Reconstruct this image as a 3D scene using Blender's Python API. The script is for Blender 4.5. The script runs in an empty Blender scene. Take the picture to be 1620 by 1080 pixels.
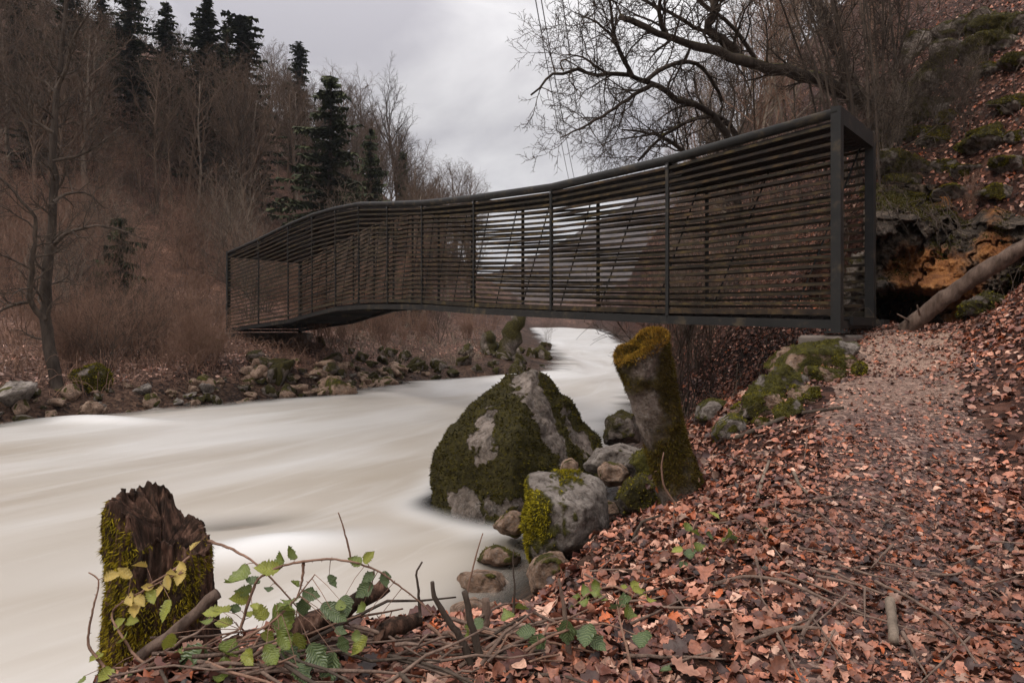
import bpy, bmesh, math, random
import numpy as np
from mathutils import Vector

# ------------------------------------------------------------------ camera
scn = bpy.context.scene
cam_d = bpy.data.cameras.new('camera'); cam = bpy.data.objects.new('camera', cam_d)
scn.collection.objects.link(cam); scn.camera = cam
cam.location = (0, 0, 0); cam.rotation_euler = (math.radians(90), 0, 0)
cam_d.sensor_width = 36; cam_d.lens = 24
cam_d.shift_y = -18 / 1620            # level camera, horizon a little above the middle
cam_d.clip_start = 0.05; cam_d.clip_end = 5000

# ------------------------------------------------------------------ world: overcast sky
SUN_EL, SUN_AZ = math.radians(48), math.radians(-125)   # azimuth from +Y towards +X
w = bpy.data.worlds.new('World'); scn.world = w; w.use_nodes = True
nt = w.node_tree; nt.nodes.clear()
def N(t, typ, **kw):
    n = t.nodes.new(typ)
    for k, v in kw.items(): setattr(n, k, v)
    return n
wo = N(nt, 'ShaderNodeOutputWorld'); bg = N(nt, 'ShaderNodeBackground')
sky = N(nt, 'ShaderNodeTexSky', sky_type='NISHITA', sun_disc=False)
sky.sun_elevation = SUN_EL; sky.sun_rotation = SUN_AZ
tc = N(nt, 'ShaderNodeTexCoord'); mp = N(nt, 'ShaderNodeMapping')
mp.inputs['Scale'].default_value = (1.0, 1.0, 2.2); mp.inputs['Location'].default_value = (3.4, 1.2, 0.3)
n1 = N(nt, 'ShaderNodeTexNoise'); n1.inputs['Scale'].default_value = 2.3; n1.inputs['Detail'].default_value = 7
n1.inputs['Roughness'].default_value = 0.52; n1.inputs['Distortion'].default_value = 0.5
rp = N(nt, 'ShaderNodeValToRGB')
rp.color_ramp.elements[0].position = 0.36; rp.color_ramp.elements[0].color = (3.9, 3.72, 3.98, 1)
rp.color_ramp.elements[1].position = 0.60; rp.color_ramp.elements[1].color = (7.3, 7.1, 7.1, 1)
e_ = rp.color_ramp.elements.new(0.48); e_.color = (5.6, 5.4, 5.5, 1)
sp = N(nt, 'ShaderNodeSeparateXYZ')
el = N(nt, 'ShaderNodeMapRange'); el.inputs['From Min'].default_value = 0.3; el.inputs['From Max'].default_value = 1.0
el.inputs['To Min'].default_value = 1.0; el.inputs['To Max'].default_value = 2.9
ml = N(nt, 'ShaderNodeVectorMath', operation='SCALE')
mx = N(nt, 'ShaderNodeMix', data_type='RGBA'); mx.inputs[0].default_value = 0.94
dn = N(nt, 'ShaderNodeMapRange'); dn.inputs['From Min'].default_value = -0.02; dn.inputs['From Max'].default_value = 0.02
low = N(nt, 'ShaderNodeMix', data_type='RGBA'); low.inputs[6].default_value = (0.7, 0.5, 0.4, 1)
L = nt.links.new
L(tc.outputs['Generated'], mp.inputs[0]); L(mp.outputs[0], n1.inputs['Vector']); L(n1.outputs['Fac'], rp.inputs[0])
L(tc.outputs['Generated'], sp.inputs[0]); L(sp.outputs['Z'], el.inputs[0]); L(sp.outputs['Z'], dn.inputs[0])
L(rp.outputs[0], ml.inputs[0]); L(el.outputs[0], ml.inputs['Scale'])
L(sky.outputs[0], mx.inputs[6]); L(ml.outputs[0], mx.inputs[7])
L(dn.outputs[0], low.inputs[0]); L(mx.outputs[2], low.inputs[7]); L(low.outputs[2], bg.inputs[0])
bg.inputs[1].default_value = 0.114
L(bg.outputs[0], wo.inputs[0])

sd = bpy.data.lights.new('sun', 'SUN'); sd.energy = 1.5; sd.angle = math.radians(10); sd.color = (1.0, 0.93, 0.84)
so = bpy.data.objects.new('sun', sd); scn.collection.objects.link(so)
sdir = Vector((math.sin(SUN_AZ) * math.cos(SUN_EL), math.cos(SUN_AZ) * math.cos(SUN_EL), math.sin(SUN_EL)))
so.rotation_euler = sdir.to_track_quat('Z', 'Y').to_euler(); so.location = (-10, -10, 20)

vs = scn.view_settings
vs.view_transform = 'Standard'; vs.look = 'None'; vs.gamma = 1; vs.exposure = 0.1; vs.use_curve_mapping = False

# ------------------------------------------------------------------ helpers
COL = scn.collection
FPX = 1080.0; HX, HY = 810.0, 522.0        # focal length and horizon in photo pixels
rng = np.random.default_rng(7)
def at(px, py, d): return np.array(((px - HX) / FPX * d, d, (HY - py) / FPX * d))

def tag(o, label=None, cat=None, group=None, kind=None):
    if label: o['label'] = label
    if cat: o['category'] = cat
    if group: o['group'] = group
    if kind: o['kind'] = kind
    return o
def empty(name, loc, label, cat, group=None):
    o = bpy.data.objects.new(name, None); COL.objects.link(o); o.location = [float(v) for v in loc]
    o.empty_display_size = 0.2
    return tag(o, label, cat, group)
def copy_tree(o, parent=None):
    c = o.copy(); COL.objects.link(c)
    if parent is not None: c.parent = parent
    for ch in list(o.children): copy_tree(ch, c)
    return c

def _hash(ix, iy, iz, seed):
    h = (ix.astype(np.uint32) * np.uint32(374761393) + iy.astype(np.uint32) * np.uint32(668265263)
         + iz.astype(np.uint32) * np.uint32(2147483647) + np.uint32((seed * 974711 + 12345) & 0xffffffff))
    h = (h ^ (h >> np.uint32(13))) * np.uint32(1274126177)
    h = (h ^ (h >> np.uint32(16))) * np.uint32(2246822519)
    return ((h ^ (h >> np.uint32(15))) & np.uint32(0xffffff)).astype(np.float64) / float(0xffffff)
def vnoise(p, seed=0):
    p = np.asarray(p, float); f = np.floor(p); t = p - f; t = t * t * (3 - 2 * t)
    i = f.astype(np.int64)
    r = 0
    for dx in (0, 1):
        for dy in (0, 1):
            for dz in (0, 1):
                wgt = (t[:, 0] if dx else 1 - t[:, 0]) * (t[:, 1] if dy else 1 - t[:, 1]) * (t[:, 2] if dz else 1 - t[:, 2])
                r = r + wgt * _hash(i[:, 0] + dx, i[:, 1] + dy, i[:, 2] + dz, seed)
    return r * 2 - 1
def fbm(p, oct=4, seed=0, gain=0.5):
    a, s, r = 1.0, 0, 0; p = np.asarray(p, float).copy()
    for k in range(oct):
        r = r + a * vnoise(p + 17.3 * k, seed + k); s += a; a *= gain; p = p * 2.03
    return r / s
def xyz(x, y, z=0):
    x = np.asarray(x, float); return np.stack([x, np.asarray(y, float) + 0 * x, np.asarray(z, float) + 0 * x], -1)
def sstep(a, b, x):
    t = np.clip((np.asarray(x, float) - a) / (b - a), 0, 1); return t * t * (3 - 2 * t)

class MB:
    """collects vertices, quads and triangles (and a colour per vertex) for ONE mesh"""
    def __init__(s): s.v = []; s.q = []; s.t = []; s.c = []; s.n = 0; s.batch = {}
    def add(s, v, q=None, t=None, col=None):
        v = np.asarray(v, float).reshape(-1, 3); s.v.append(v)
        if q is not None and len(q): s.q.append(np.asarray(q, np.int64).reshape(-1, 4) + s.n)
        if t is not None and len(t): s.t.append(np.asarray(t, np.int64).reshape(-1, 3) + s.n)
        if col is None: col = (1, 1, 1)
        col = np.asarray(col, float)
        s.c.append(np.broadcast_to(col, (len(v), 3)) if col.ndim == 1 else col)
        s.n += len(v)
    def box(s, c, ax, ay, az, col=None):
        """c centre, ax ay az half-axis vectors"""
        c, ax, ay, az = [np.asarray(k, float) for k in (c, ax, ay, az)]
        v = [c + i * ax + j * ay + k * az for i in (-1, 1) for j in (-1, 1) for k in (-1, 1)]
        s.add(v, [(0, 1, 3, 2), (4, 6, 7, 5), (0, 4, 5, 1), (2, 3, 7, 6), (0, 2, 6, 4), (1, 5, 7, 3)], col=col)
    def bar(s, a, b, wid, hei, up=(0, 0, 1), col=None):
        a = np.asarray(a, float); b = np.asarray(b, float); d = b - a; l = np.linalg.norm(d); d = d / l
        up = np.asarray(up, float); sd_ = np.cross(d, up); sd_ /= np.linalg.norm(sd_); u = np.cross(sd_, d)
        s.box((a + b) / 2, d * l / 2, sd_ * wid / 2, u * hei / 2, col)
    def tube(s, path, rad, sides=6, col=None):
        path = np.asarray(path, float); rad = np.broadcast_to(np.asarray(rad, float), (len(path),))
        s.batch.setdefault((len(path), sides), []).append((path, rad, col))
    def flush(s):
        for (n, k), lst in s.batch.items():
            P = np.stack([a for a, _, _ in lst]); R = np.stack([b for _, b, _ in lst])
            T = np.gradient(P, axis=1); T /= np.linalg.norm(T, axis=2, keepdims=True) + 1e-9
            mt = T.mean(1); ref = np.where(np.abs(mt[:, 2:3]) > 0.8, np.array([[1., 0, 0]]), np.array([[0, 0, 1.]]))
            S = np.cross(T, ref[:, None, :]); S /= np.linalg.norm(S, axis=2, keepdims=True) + 1e-9
            U = np.cross(S, T)
            a = np.arange(k) / k * 2 * np.pi
            V = P[:, :, None, :] + R[:, :, None, None] * (S[:, :, None, :] * np.cos(a)[None, None, :, None] + U[:, :, None, :] * np.sin(a)[None, None, :, None])
            M = len(lst)
            i = np.arange(n - 1)[:, None] * k; j = np.arange(k)[None, :]; j2 = (j + 1) % k
            q = np.stack([i + j, i + j2, i + k + j2, i + k + j], -1).reshape(-1, 4)
            Q = (q[None] + (np.arange(M) * n * k)[:, None, None]).reshape(-1, 4)
            C = np.ones((M, n * k, 3))
            for m_, (_, _, c) in enumerate(lst):
                if c is not None: C[m_] = c
            if k >= 5:   # close the thick ends with a fan
                caps = []
                for base in (0, (n - 1) * k):
                    for t_ in range(1, k - 1): caps.append((base, base + t_, base + t_ + 1))
                caps = (np.array(caps)[None] + (np.arange(M) * n * k)[:, None, None]).reshape(-1, 3)
                s.add(V.reshape(-1, 3), Q, caps, C.reshape(-1, 3))
            else: s.add(V.reshape(-1, 3), Q, None, C.reshape(-1, 3))
        s.batch = {}
    def build(s, name, mat, parent=None, smooth=True, attrs=None, local=None):
        s.flush()
        me = bpy.data.meshes.new(name)
        v = np.concatenate(s.v) if s.v else np.zeros((0, 3))
        if local is not None: v = v - np.asarray(local, float)
        q = np.concatenate(s.q) if s.q else np.zeros((0, 4), np.int64)
        t = np.concatenate(s.t) if s.t else np.zeros((0, 3), np.int64)
        me.vertices.add(len(v)); me.vertices.foreach_set('co', v.astype(np.float32).ravel())
        nl = len(q) * 4 + len(t) * 3; me.loops.add(nl); me.polygons.add(len(q) + len(t))
        me.loops.foreach_set('vertex_index', np.concatenate([q.ravel(), t.ravel()]).astype(np.int32))
        ls = np.concatenate([np.arange(len(q)) * 4, len(q) * 4 + np.arange(len(t)) * 3]).astype(np.int32)
        me.polygons.foreach_set('loop_start', ls)
        me.update(calc_edges=True)
        me.polygons.foreach_set('use_smooth', np.full(len(q) + len(t), smooth))
        c = np.concatenate(s.c); c4 = np.concatenate([c, np.ones((len(c), 1))], 1)
        at_ = me.color_attributes.new('Col', 'FLOAT_COLOR', 'POINT'); at_.data.foreach_set('color', c4.astype(np.float32).ravel())
        for an, av in (attrs or {}).items():
            a_ = me.attributes.new(an, 'FLOAT', 'POINT'); a_.data.foreach_set('value', np.asarray(av, np.float32))
        me.materials.append(mat); me.validate()
        o = bpy.data.objects.new(name, me); COL.objects.link(o)
        if parent is not None: o.parent = parent
        return o

# ------------------------------------------------------------------ materials
def material(name):
    m = bpy.data.materials.new(name); m.use_nodes = True
    t = m.node_tree; b = t.nodes['Principled BSDF']
    return m, t, b
def noise(t, scale, detail=5, rough=0.6, coord='Object', vec=None, dist=0.0):
    n = N(t, 'ShaderNodeTexNoise'); n.inputs['Scale'].default_value = scale; n.inputs['Detail'].default_value = detail
    n.inputs['Roughness'].default_value = rough; n.inputs['Distortion'].default_value = dist
    if vec is None:
        c = N(t, 'ShaderNodeTexCoord'); vec = c.outputs[coord]
    t.links.new(vec, n.inputs['Vector']); return n.outputs['Fac']
def ramp(t, fac, stops):
    r = N(t, 'ShaderNodeValToRGB'); el = r.color_ramp.elements
    while len(el) < len(stops): el.new(0.5)
    for e, (p, c) in zip(el, stops): e.position = p; e.color = (*c, 1)
    t.links.new(fac, r.inputs[0]); return r.outputs[0]
def mix(t, a, b, f, mode='MIX'):
    m = N(t, 'ShaderNodeMix', data_type='RGBA', blend_type=mode)
    for k, v in ((6, a), (7, b), (0, f)):
        if isinstance(v, (tuple, list)): m.inputs[k].default_value = (*v, 1)
        elif isinstance(v, (int, float)): m.inputs[k].default_value = v
        else: t.links.new(v, m.inputs[k])
    return m.outputs[2]
def bump(t, b, h, strength=0.5, dist=0.02):
    n = N(t, 'ShaderNodeBump'); n.inputs['Strength'].default_value = strength; n.inputs['Distance'].default_value = dist
    t.links.new(h, n.inputs['Height']); t.links.new(n.outputs[0], b.inputs['Normal'])
def attr(t, name):
    a = N(t, 'ShaderNodeAttribute'); a.attribute_name = name; return a
def mapr(t, v, a, b, c=0., d=1.):
    m = N(t, 'ShaderNodeMapRange'); m.inputs[1].default_value = a; m.inputs[2].default_value = b
    m.inputs[3].default_value = c; m.inputs[4].default_value = d
    t.links.new(v, m.inputs[0]); return m.outputs[0]
def mth(t, op, a, b=0.0):
    m = N(t, 'ShaderNodeMath', operation=op)
    for k, v in ((0, a), (1, b)):
        if isinstance(v, (int, float)): m.inputs[k].default_value = v
        else: t.links.new(v, m.inputs[k])
    return m.outputs[0]

def simple(name, stops, scale=8, rough=0.8, bscale=None, bstr=0.5, bdist=0.02, usecol=False, spec=0.3, stretch=None):
    m, t, b = material(name)
    vec = None
    if stretch:
        c = N(t, 'ShaderNodeTexCoord'); mm = N(t, 'ShaderNodeMapping'); mm.inputs['Scale'].default_value = stretch
        t.links.new(c.outputs['Object'], mm.inputs[0]); vec = mm.outputs[0]
    col = ramp(t, noise(t, scale, 6, 0.65, vec=vec), stops)
    if usecol: col = mix(t, col, attr(t, 'Col').outputs['Color'], 1.0, 'MULTIPLY')
    t.links.new(col, b.inputs['Base Color'])
    b.inputs['Roughness'].default_value = rough; b.inputs['Specular IOR Level'].default_value = spec
    if bscale: bump(t, b, noise(t, bscale, 6, 0.7, vec=vec), bstr, bdist)
    return m

MOSS = [(0.25, (0.022, 0.018, 0.004)), (0.5, (0.07, 0.062, 0.009)), (0.75, (0.17, 0.145, 0.016))]
def rock_mat(name, stops, mossstops=MOSS, scale=3.0):
    m, t, b = material(name)
    base = ramp(t, noise(t, scale, 9, 0.7), stops)
    spots = ramp(t, noise(t, scale * 9, 3, 0.6), [(0.5, (0, 0, 0)), (0.68, (1, 1, 1))])
    base = mix(t, base, (0.34, 0.31, 0.28), mth(t, 'MULTIPLY', spots, 0.35))
    pits = ramp(t, noise(t, scale * 5, 5, 0.7), [(0.36, (0.25, 0.22, 0.2)), (0.5, (1, 1, 1))])
    base = mix(t, base, pits, 0.8, 'MULTIPLY')
    moss = ramp(t, noise(t, 16, 6, 0.7), mossstops)
    f = mth(t, 'ADD', attr(t, 'moss').outputs['Fac'], mth(t, 'MULTIPLY', mth(t, 'SUBTRACT', noise(t, 11, 7, 0.75), 0.5), 0.45))
    f = mapr(t, f, 0.42, 0.58)
    t.links.new(mix(t, base, moss, f), b.inputs['Base Color'])
    b.inputs['Roughness'].default_value = 0.85; b.inputs['Specular IOR Level'].default_value = 0.25
    h = mth(t, 'ADD', noise(t, scale * 4, 9, 0.72), mth(t, 'MULTIPLY', mth(t, 'MULTIPLY', noise(t, 60, 4, 0.7), f), 0.8))
    bump(t, b, h, 1.0, 0.07)
    return m
M = {}
M['rock'] = rock_mat('grey_rock', [(0.3, (0.06, 0.048, 0.040)), (0.5, (0.21, 0.175, 0.15)), (0.72, (0.42, 0.365, 0.32))])
M['rock_warm'] = rock_mat('warm_rock', [(0.3, (0.09, 0.055, 0.037)), (0.5, (0.29, 0.185, 0.125)), (0.72, (0.50, 0.36, 0.27))])
M['rock_dark'] = rock_mat('dark_rock', [(0.3, (0.03, 0.023, 0.018)), (0.5, (0.15, 0.118, 0.095)), (0.72, (0.37, 0.30, 0.255))], [(0.25, (0.016, 0.012, 0.003)), (0.5, (0.045, 0.036, 0.006)), (0.75, (0.11, 0.088, 0.012))])
M['stump_wood'] = rock_mat('mossy_stump_wood', [(0.3, (0.03, 0.021, 0.015)), (0.5, (0.12, 0.088, 0.065)), (0.72, (0.38, 0.31, 0.27))], [(0.25, (0.022, 0.015, 0.005)), (0.5, (0.06, 0.042, 0.010)), (0.75, (0.14, 0.095, 0.02))], scale=4)
M['rock_orange'] = rock_mat('orange_rock', [(0.32, (0.02, 0.014, 0.010)), (0.45, (0.13, 0.065, 0.03)), (0.6, (0.30, 0.12, 0.035)), (0.75, (0.36, 0.24, 0.14))], scale=1.6)
M['moss'] = simple('moss_tufts', [(0.3, (0.5, 0.45, 0.4)), (0.7, (1.0, 1.0, 1.0))], 12, 0.95, usecol=True, spec=0.1)

def leaf_material():
    m, t, b = material('fallen_leaf')
    c = attr(t, 'Col').outputs['Color']
    sh = ramp(t, noise(t, 55, 4, 0.6), [(0.3, (0.62, 0.55, 0.52)), (0.7, (1.15, 1.1, 1.08))])
    t.links.new(mix(t, c, sh, 1.0, 'MULTIPLY'), b.inputs['Base Color'])
    b.inputs['Roughness'].default_value = 0.48; b.inputs['Specular IOR Level'].default_value = 0.4
    bump(t, b, noise(t, 120, 3, 0.6), 0.35, 0.004)
    return m
M['leaf'] = leaf_material()
def green_leaf():
    m, t, b = material('bramble_leaf')
    c = attr(t, 'Col').outputs['Color']
    sh = ramp(t, noise(t, 40, 4, 0.6), [(0.3, (0.7, 0.72, 0.7)), (0.7, (1.15, 1.12, 1.0))])
    col = mix(t, c, sh, 1.0, 'MULTIPLY')
    vn = mth(t, 'SINE', mth(t, 'MULTIPLY', attr(t, 'vein').outputs['Fac'], 6.283)); vl = mapr(t, vn, .55, 1.0)
    col = mix(t, col, mix(t, col, (.30, .34, .14), .45), vl); bump(t, b, vn, .35, .004); t.links.new(col, b.inputs['Base Color'])
    b.inputs['Roughness'].default_value = 0.36
    b.inputs['Subsurface Weight'].default_value = 0.0
    tr = N(t, 'ShaderNodeBsdfTranslucent'); t.links.new(col, tr.inputs[0])
    ms = N(t, 'ShaderNodeMixShader'); ms.inputs[0].default_value = 0.3
    o = t.nodes['Material Output']; t.links.new(b.outputs[0], ms.inputs[1]); t.links.new(tr.outputs[0], ms.inputs[2]); t.links.new(ms.outputs[0], o.inputs[0])
    return m
M['green_leaf'] = green_leaf()

def soil_material():
    m, t, b = material('forest_floor')
    c = attr(t, 'Col').outputs['Color']
    g = N(t, 'ShaderNodeTexCoord')
    v = N(t, 'ShaderNodeTexVoronoi'); v.inputs['Scale'].default_value = 14; v.inputs['Randomness'].default_value = 1
    t.links.new(g.outputs['Object'], v.inputs['Vector'])
    hs = N(t, 'ShaderNodeSeparateColor'); t.links.new(v.outputs['Color'], hs.inputs[0])
    lit = ramp(t, hs.outputs[0], [(0.0, (0.18, 0.15, 0.14)), (0.4, (0.6, 0.5, 0.46)), (0.75, (1.0, 0.92, 0.88)), (1.0, (1.5, 1.4, 1.35))])
    big = ramp(t, noise(t, 0.9, 6, 0.65), [(0.3, (0.5, 0.46, 0.44)), (0.7, (1.15, 1.1, 1.08))])
    col = mix(t, mix(t, c, lit, 1.0, 'MULTIPLY'), big, 1.0, 'MULTIPLY')
    t.links.new(col, b.inputs['Base Color']); b.inputs['Roughness'].default_value = 0.85; b.inputs['Specular IOR Level'].default_value = 0.2
    bump(t, b, mth(t, 'ADD', v.outputs['Distance'], noise(t, 9, 6, 0.7)), 0.8, 0.04)
    return m
M['soil'] = soil_material()
def path_material():
    m, t, b = material('trodden_leaf_path')
    g = N(t, 'ShaderNodeTexCoord'); v = N(t, 'ShaderNodeTexVoronoi'); v.inputs['Scale'].default_value = 42
    t.links.new(g.outputs['Object'], v.inputs['Vector']); hs = N(t, 'ShaderNodeSeparateColor'); t.links.new(v.outputs['Color'], hs.inputs[0])
    frag = ramp(t, hs.outputs[0], [(0.0, (.035, .017, .013)), (.45, (.085, .042, .032)), (.75, (.19, .095, .07)), (1.0, (.36, .24, .19))])
    sp_ = N(t, 'ShaderNodeSeparateXYZ'); t.links.new(g.outputs['Object'], sp_.inputs[0])
    pale = ramp(t, noise(t, 45, 6, 0.7), [(0.3, (.12, .068, .047)), (.5, (.32, .20, .145)), (.7, (.55, .39, .30))])
    f = mapr(t, mth(t, 'ADD', sp_.outputs[1], mth(t, 'MULTIPLY', noise(t, 1.8, 5, .7), 3.0)), 6.6, 9.0)
    t.links.new(mix(t, frag, pale, f), b.inputs['Base Color']); b.inputs['Roughness'].default_value = .85
    bump(t, b, mth(t, 'ADD', v.outputs['Distance'], noise(t, 70, 5, .7)), .9, .02)
    return m
M['path'] = path_material()

def bark(name, stops, moss=0.0, scale=9):
    m, t, b = material(name)
    g = N(t, 'ShaderNodeTexCoord'); mm = N(t, 'ShaderNodeMapping'); mm.inputs['Scale'].default_value = (1, 1, 0.25)
    t.links.new(g.outputs['Object'], mm.inputs[0])
    col = ramp(t, noise(t, scale, 7, 0.7, vec=mm.outputs[0]), stops)
    if moss:
        ge = N(t, 'ShaderNodeNewGeometry'); s = N(t, 'ShaderNodeSeparateXYZ'); t.links.new(ge.outputs['Normal'], s.inputs[0])
        f = mth(t, 'ADD', mth(t, 'MULTIPLY', s.outputs[2], 0.5), noise(t, 5, 6, 0.7))
        col = mix(t, col, ramp(t, noise(t, 30, 4, 0.7), MOSS), mapr(t, f, 1.05 - moss, 1.25 - moss))
    col = mix(t, col, attr(t, 'Col').outputs['Color'], 1.0, 'MULTIPLY')
    t.links.new(col, b.inputs['Base Color']); b.inputs['Roughness'].default_value = 0.9; b.inputs['Specular IOR Level'].default_value = 0.15
    bump(t, b, noise(t, scale * 3, 5, 0.7, vec=mm.outputs[0]), 0.8, 0.02)
    return m
M['bark'] = bark('bark', [(0.3, (0.026, 0.019, 0.015)), (0.7, (0.11, 0.082, 0.063))])
M['bark_far'] = bark('brown_bark', [(0.3, (0.06, 0.040, 0.028)), (0.7, (0.18, 0.120, 0.085))])
M['bark_pale'] = bark('pale_bark', [(0.3, (0.08, 0.062, 0.047)), (0.7, (0.28, 0.215, 0.165))])
M['bark_red'] = bark('reddish_twig_bark', [(0.3, (0.11, 0.064, 0.045)), (0.7, (0.31, 0.185, 0.13))])
M['bark_moss'] = bark('mossy_bark', [(0.3, (0.018, 0.013, 0.010)), (0.7, (0.075, 0.056, 0.044))], moss=0.25)
M['log_bark'] = bark('log_bark', [(0.3, (0.05, 0.032, 0.024)), (0.7, (0.20, 0.14, 0.11))], scale=17)
M['needles'] = simple('spruce_needles', [(0.3, (0.020, 0.026, 0.010)), (0.7, (0.060, 0.064, 0.025))], 1.5, 0.8, usecol=True, spec=0.2)
M['rot'] = bark('rotten_wood', [(0.32, (0.010, 0.007, 0.005)), (0.5, (0.05, 0.028, 0.019)), (0.62, (0.15, 0.08, 0.055)), (.75, (.30, .19, .14))], scale=22)
M['stick'] = bark('dry_stick', [(0.3, (0.07, 0.045, 0.034)), (0.7, (0.26, 0.18, 0.14))], scale=14)
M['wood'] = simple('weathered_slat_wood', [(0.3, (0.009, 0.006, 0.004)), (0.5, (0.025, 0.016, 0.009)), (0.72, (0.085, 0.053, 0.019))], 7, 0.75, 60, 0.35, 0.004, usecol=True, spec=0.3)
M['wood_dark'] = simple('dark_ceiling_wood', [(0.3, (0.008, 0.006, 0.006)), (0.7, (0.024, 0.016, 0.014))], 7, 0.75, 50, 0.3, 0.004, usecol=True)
M['steel'] = simple('dark_painted_steel', [(0.3, (0.007, 0.0065, 0.006)), (0.55, (0.015, 0.0135, 0.012)), (0.70, (0.070, 0.050, 0.028))], 4, 0.62, 40, 0.3, 0.003, spec=0.3)
M['concrete'] = simple('old_concrete', [(0.3, (0.06, 0.05, 0.042)), (0.7, (0.19, 0.155, 0.13))], 5, 0.9, 20, 0.5, 0.02)
M['wire'] = simple('wire_metal', [(0.3, (0.10, 0.10, 0.105)), (0.7, (0.14, 0.14, 0.145))], 2, 0.5)

def water_material():
    m, t, b = material('milky_river_water')
    uv = N(t, 'ShaderNodeUVMap'); uv.uv_map = 'flow'
    mm = N(t, 'ShaderNodeMapping'); mm.inputs['Scale'].default_value = (0.10, 0.42, 1); t.links.new(uv.outputs[0], mm.inputs[0])
    s = noise(t, 1.0, 4, 0.5, vec=mm.outputs[0], dist=0.7)
    col = ramp(t, s, [(0.30, (0.35, 0.300, 0.240)), (0.46, (0.455, 0.415, 0.365)), (0.64, (0.565, 0.542, 0.512))])
    m3 = N(t, 'ShaderNodeMapping'); m3.inputs['Scale'].default_value = (.22, 2.6, 1); t.links.new(uv.outputs[0], m3.inputs[0])
    col = mix(t, col, (.68, .67, .655), mapr(t, noise(t, 1.0, 4, .6, vec=m3.outputs[0], dist=.6), .52, .75, 0, .45))
    col = mix(t, col, (0.66, 0.65, 0.635), attr(t, 'foam').outputs['Fac'])
    t.links.new(col, b.inputs['Base Color']); b.inputs['Roughness'].default_value = 0.30; b.inputs['Specular IOR Level'].default_value = 0.5
    t.links.new(attr(t, 'depth').outputs['Fac'], b.inputs['Alpha'])
    m2 = N(t, 'ShaderNodeMapping'); m2.inputs['Scale'].default_value = (0.5, 2.2, 1); t.links.new(uv.outputs[0], m2.inputs[0])
    bump(t, b, noise(t, 1.0, 3, 0.5, vec=m2.outputs[0], dist=0.5), 0.28, 0.05)
    return m
M['water'] = water_material()

# ------------------------------------------------------------------ terrain
LY = [0, 5, 10, 13.7, 15.1, 16.7, 18.65, 19.9, 23.9, 26.3, 28, 31, 40, 60, 90, 130, 400]
LX = [-24, -18, -12.9, -10.3, -9.2, -7.9, -6.56, -5.2, -3.76, -1.46, 1.0, 1.6, 1.85, 2.2, 2.5, 3, 20]
RY = [0, 1.5, 2.5, 2.9, 3.1, 3.25, 3.4, 3.7, 4.2, 4.8, 5.9, 6.6, 7.5, 9.5, 12, 17.4, 28, 40, 60, 90, 130, 400]
RX = [-6, -4, -2.6, -2.1, -1.5, -.9, -.42, -.14, .04, .2, .45, .85, 1.2, 1.7, 2.3, 3.4, 6, 7.6, 10, 13, 16, 40]
def XL(y): return np.interp(y, LY, LX)
def XR(y): return np.interp(y, RY, RX)
def ZW(y): return np.interp(y, [0, 20, 28, 40, 60, 90, 130, 400], [-1.9, -1.9, -1.74, -1.4, -.95, -.3, .3, 1.5])

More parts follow.
